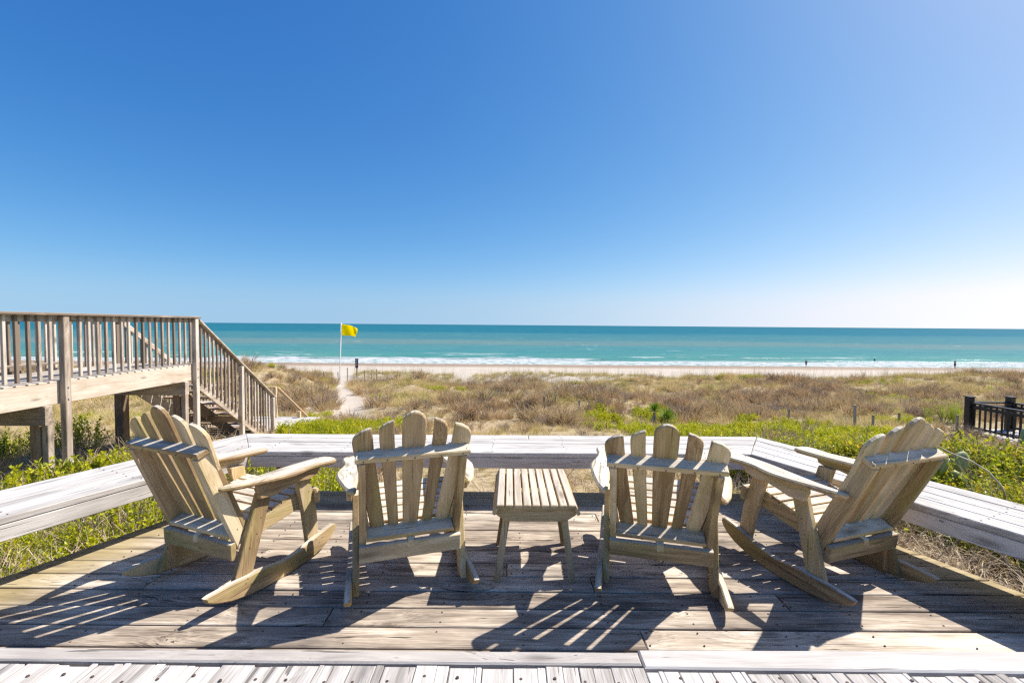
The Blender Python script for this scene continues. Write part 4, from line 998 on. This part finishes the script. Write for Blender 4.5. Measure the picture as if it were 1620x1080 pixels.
# ------------------------------------------------------------------ single plants
def bush(name, loc, label, cat, geo_fn, mat, nclump, rad, h, group=None, stem_mat=None):
    """one bush: crown of leaf clumps + a few woody stems"""
    o = empty(name, loc, 0, label, cat, group)
    V = []; F = []; T = []; R = np.random.default_rng(int(abs(loc[0])*100+loc[1]*10))
    for i in range(nclump):
        v, f, t = geo_fn(i)
        a = R.uniform(0, 6.283); rr = rad*math.sqrt(R.random()); an = R.uniform(0, 6.283); s = R.uniform(.8, 1.2)
        c_, s_ = math.cos(an), math.sin(an); b = len(V)
        zo = R.uniform(0, .5)*h*(1-(rr/rad)**2)
        V += [(s*(c_*q[0]-s_*q[1])+rr*math.cos(a), s*(s_*q[0]+c_*q[1])+rr*math.sin(a), s*q[2]+zo) for q in v]; F += [[b+k2 for k2 in ff] for ff in f]; T += list(t)
    link_mesh('crown', V, F, mat, o, None, T)
    SV = []; SF = []
    for i in range(7):
        a = R.uniform(0, 6.283); l = R.uniform(.3, .9)*rad
        v, f = tube([(0, 0, -.1), (l*.5*math.cos(a), l*.5*math.sin(a), h*.3), (l*math.cos(a), l*math.sin(a), h*.75)], [.014, .01, .004], 5); b = len(SV)
        SV += v; SF += [[b+k2 for k2 in ff] for ff in f]
    link_mesh('stem', SV, SF, M_TWIG, o)
    return o
gz = lambda x_, y_: float(ground_z(x_, y_))
bush('leafy_bush', (-1.75, 4.62, gz(-1.75, 4.62)), 'glossy green bush growing just behind the left end of the far bench', 'bush', lambda i: leafy(9, .5, .2, 16, .05, .026, 100+i), L_DEEP, 16, .5, .5)
bush('leafy_bush', (1.15, 4.85, gz(1.15, 4.85)), 'small yellow green bush under the far bench right of the slatted table', 'bush', lambda i: leafy(7, .42, .17, 13, .048, .026, 140+i), L_GREEN, 8, .32, .3)
bush('leafy_bush', (-9.0, 8.6, gz(-9, 8.6)), 'round olive bush in the shade beneath the boardwalk', 'bush', lambda i: leafy(9, .6, .3, 16, .06, .03, 180+i), L_GREEN, 16, .7, .6)
bush('leafy_bush', (2.72, 13.6, gz(2.72, 13.6)), 'small bright bush standing alone in the dry grass left of the third chair', 'bush', lambda i: leafy(8, .3, .18, 14, .055, .026, 220+i), L_GREEN, 7, .4, .2)
bush('feathery_bush', (14.3, 14.55, gz(14.3, 14.55)), 'feathery light green bush left of the black railing', 'bush', lambda i: leafy(12, .75, .22, 26, .07, .010, 260+i), L_PINE, 10, .42, .5)
def yucca(loc, label, h, nl, L):
    o = empty('yucca', loc, 0, label, 'yucca', 'yuccas in the green patch'); R = np.random.default_rng(int(nl))
    v, f = tube([(0, 0, -.15), (.02, 0, h*.5), (0, 0, h)], [.07, .06, .05], 7); link_mesh('stalk', v, f, M_TWIG, o)
    V = []; F = []; T = []; DV = []; DF = []; DT = []
    for i in range(nl):
        a = R.uniform(0, 6.283); e = R.uniform(.05, 1.4); dd_ = np.array([math.cos(a)*math.cos(e), math.sin(a)*math.cos(e), math.sin(e)])
        leaf(V, F, T, np.array([0, 0, h])+dd_*.03, dd_, np.array([0, 0, 1.]) if e < 1.2 else np.array([1., 0, 0]), L*R.uniform(.75, 1.1), .05, R.random(), .12)
    for i in range(nl//3):
        a = R.uniform(0, 6.283); dd_ = np.array([math.cos(a)*.6, math.sin(a)*.6, -.8])
        leaf(DV, DF, DT, np.array([0, 0, h*.85]), dd_, np.array([math.cos(a), math.sin(a), .3]), L*.8, .03, R.random(), .1)
    link_mesh('leaves', V, F, L_YUCCA, o, None, T); link_mesh('dead_leaves', DV, DF, L_STRAW, o, None, DT)
yucca((5.33, 16.4, gz(5.33, 16.4)), 'taller yucca with a shaggy grey stalk above the third chair', .5, 70, .40)
yucca((5.78, 16.3, gz(5.78, 16.3)), 'shorter fuller yucca just right of the shaggy one', .2, 100, .50)
def pad(parent, c, w, h, rz, tilt):
    """thick oval cactus pad"""
    V = []; F = []; na, nr = 18, 5
    for k_ in range(nr):
        ph = -math.pi/2+math.pi*(k_+.5)/nr
        for i in range(na):
            t = 2*math.pi*i/na; rr = math.cos(ph)**.5
            V.append((w*.5*math.cos(t)*rr, .02*math.sin(ph)+.012*math.copysign(1, ph)*(abs(ph) > .1), h*.5+h*.5*math.sin(t)*rr*(1-.08*math.sin(t))))
    for k_ in range(nr-1):
        for i in range(na):
            j = (i+1) % na; F.append([k_*na+i, k_*na+j, (k_+1)*na+j, (k_+1)*na+i])
    for k_ in (0, nr-1):
        V.append((0, -.036 if k_ == 0 else .036, h*.5)); c_ = len(V)-1
        for i in range(na): F.append([k_*na+i, k_*na+(i+1) % na, c_])
    o = link_mesh('pad', V, F, L_CACTUS, parent, smooth=True)
    bm_ = bmesh.new(); bm_.from_mesh(o.data); bmesh.ops.recalc_face_normals(bm_, faces=bm_.faces); bm_.to_mesh(o.data); bm_.free(); o.location = c; o.rotation_euler = (tilt, tilt*.6, rz)
    return o
cx, cy = 6.06, 6.0
cz = gz(cx, cy)
pc = empty('prickly_pear', (cx, cy, cz), 0, 'prickly pear with flat grey green pads behind the right chair', 'cactus')
for c, w, h, rz, ti in (((-.10, 0, .0), .2, .42, .3, .1), ((.14, .05, 0), .22, .46, -.3, -.12), ((-.13, .02, .39), .22, .31, .45, .06), ((.14, .04, .44), .25, .30, .2, .05), ((.02, .2, 0), .2, .36, .1, .2)):
    pad(pc, c, w, h, rz, ti)
cx, cy = 9.5, 8.1; cz = gz(cx, cy)
pc = empty('prickly_pear', (cx, cy, cz), 0, 'taller prickly pear pads at the right edge in front of the black railing', 'cactus')
for c, w, h, rz, ti in (((-.05, 0, 0), .22, .42, .2, .1), ((.15, 0, 0), .22, .42, -.4, -.1), ((-.05, 0, .40), .22, .36, .4, .05), ((.15, .02, .40), .24, .36, .3, .1)):
    pad(pc, c, w, h, rz, ti)
# pale arching stem hanging behind the right chair
pts = [(5.05, 5.3, .22), (5.12, 5.35, .13), (5.25, 5.4, .0), (5.42, 5.4, -.09), (5.62, 5.35, -.17), (5.78, 5.3, -.28), (5.9, 5.25, -.45), (5.98, 5.2, -.75)]
v_, f_ = tube(pts, [.006, .007, .008, .009, .009, .010, .011, .012], 6)
o = link_mesh('dead_stem', v_, f_, plain('pale_dead_stem', (.55, .47, .38), .8, .2, .2), smooth=True)
tag(o, 'pale arching dead stem in front of the cactus pads', 'stem')
# a few tall single grass stems near the deck
for i, (x_, y_, h, lb) in enumerate(((-6.0, 5.75, .95, 'tall curling grass plume in front of the boardwalk piling'), (-5.3, 6.1, .8, 'curling straw tuft right of the boardwalk post'), (7.6, 11.4, 1.25, 'single thin upright reed in the green patch'), (-4.9, 7.4, .7, 'pale straw tuft below the boardwalk fascia'))):
    if i == 2: g_ = blades(2, .01, h, .02, .03, .014, 70+i, 4, .1)
    else: g_ = blades(22, .10, h, .55, 2.3, .010, 70+i, 8, .35, .2)
    o = link_mesh('grass_tuft', g_[0], g_[1], L_STRAW if i != 2 else L_BROWN, None, None, g_[2]); o.location = (x_, y_, gz(x_, y_)); tag(o, lb, 'grass tuft')
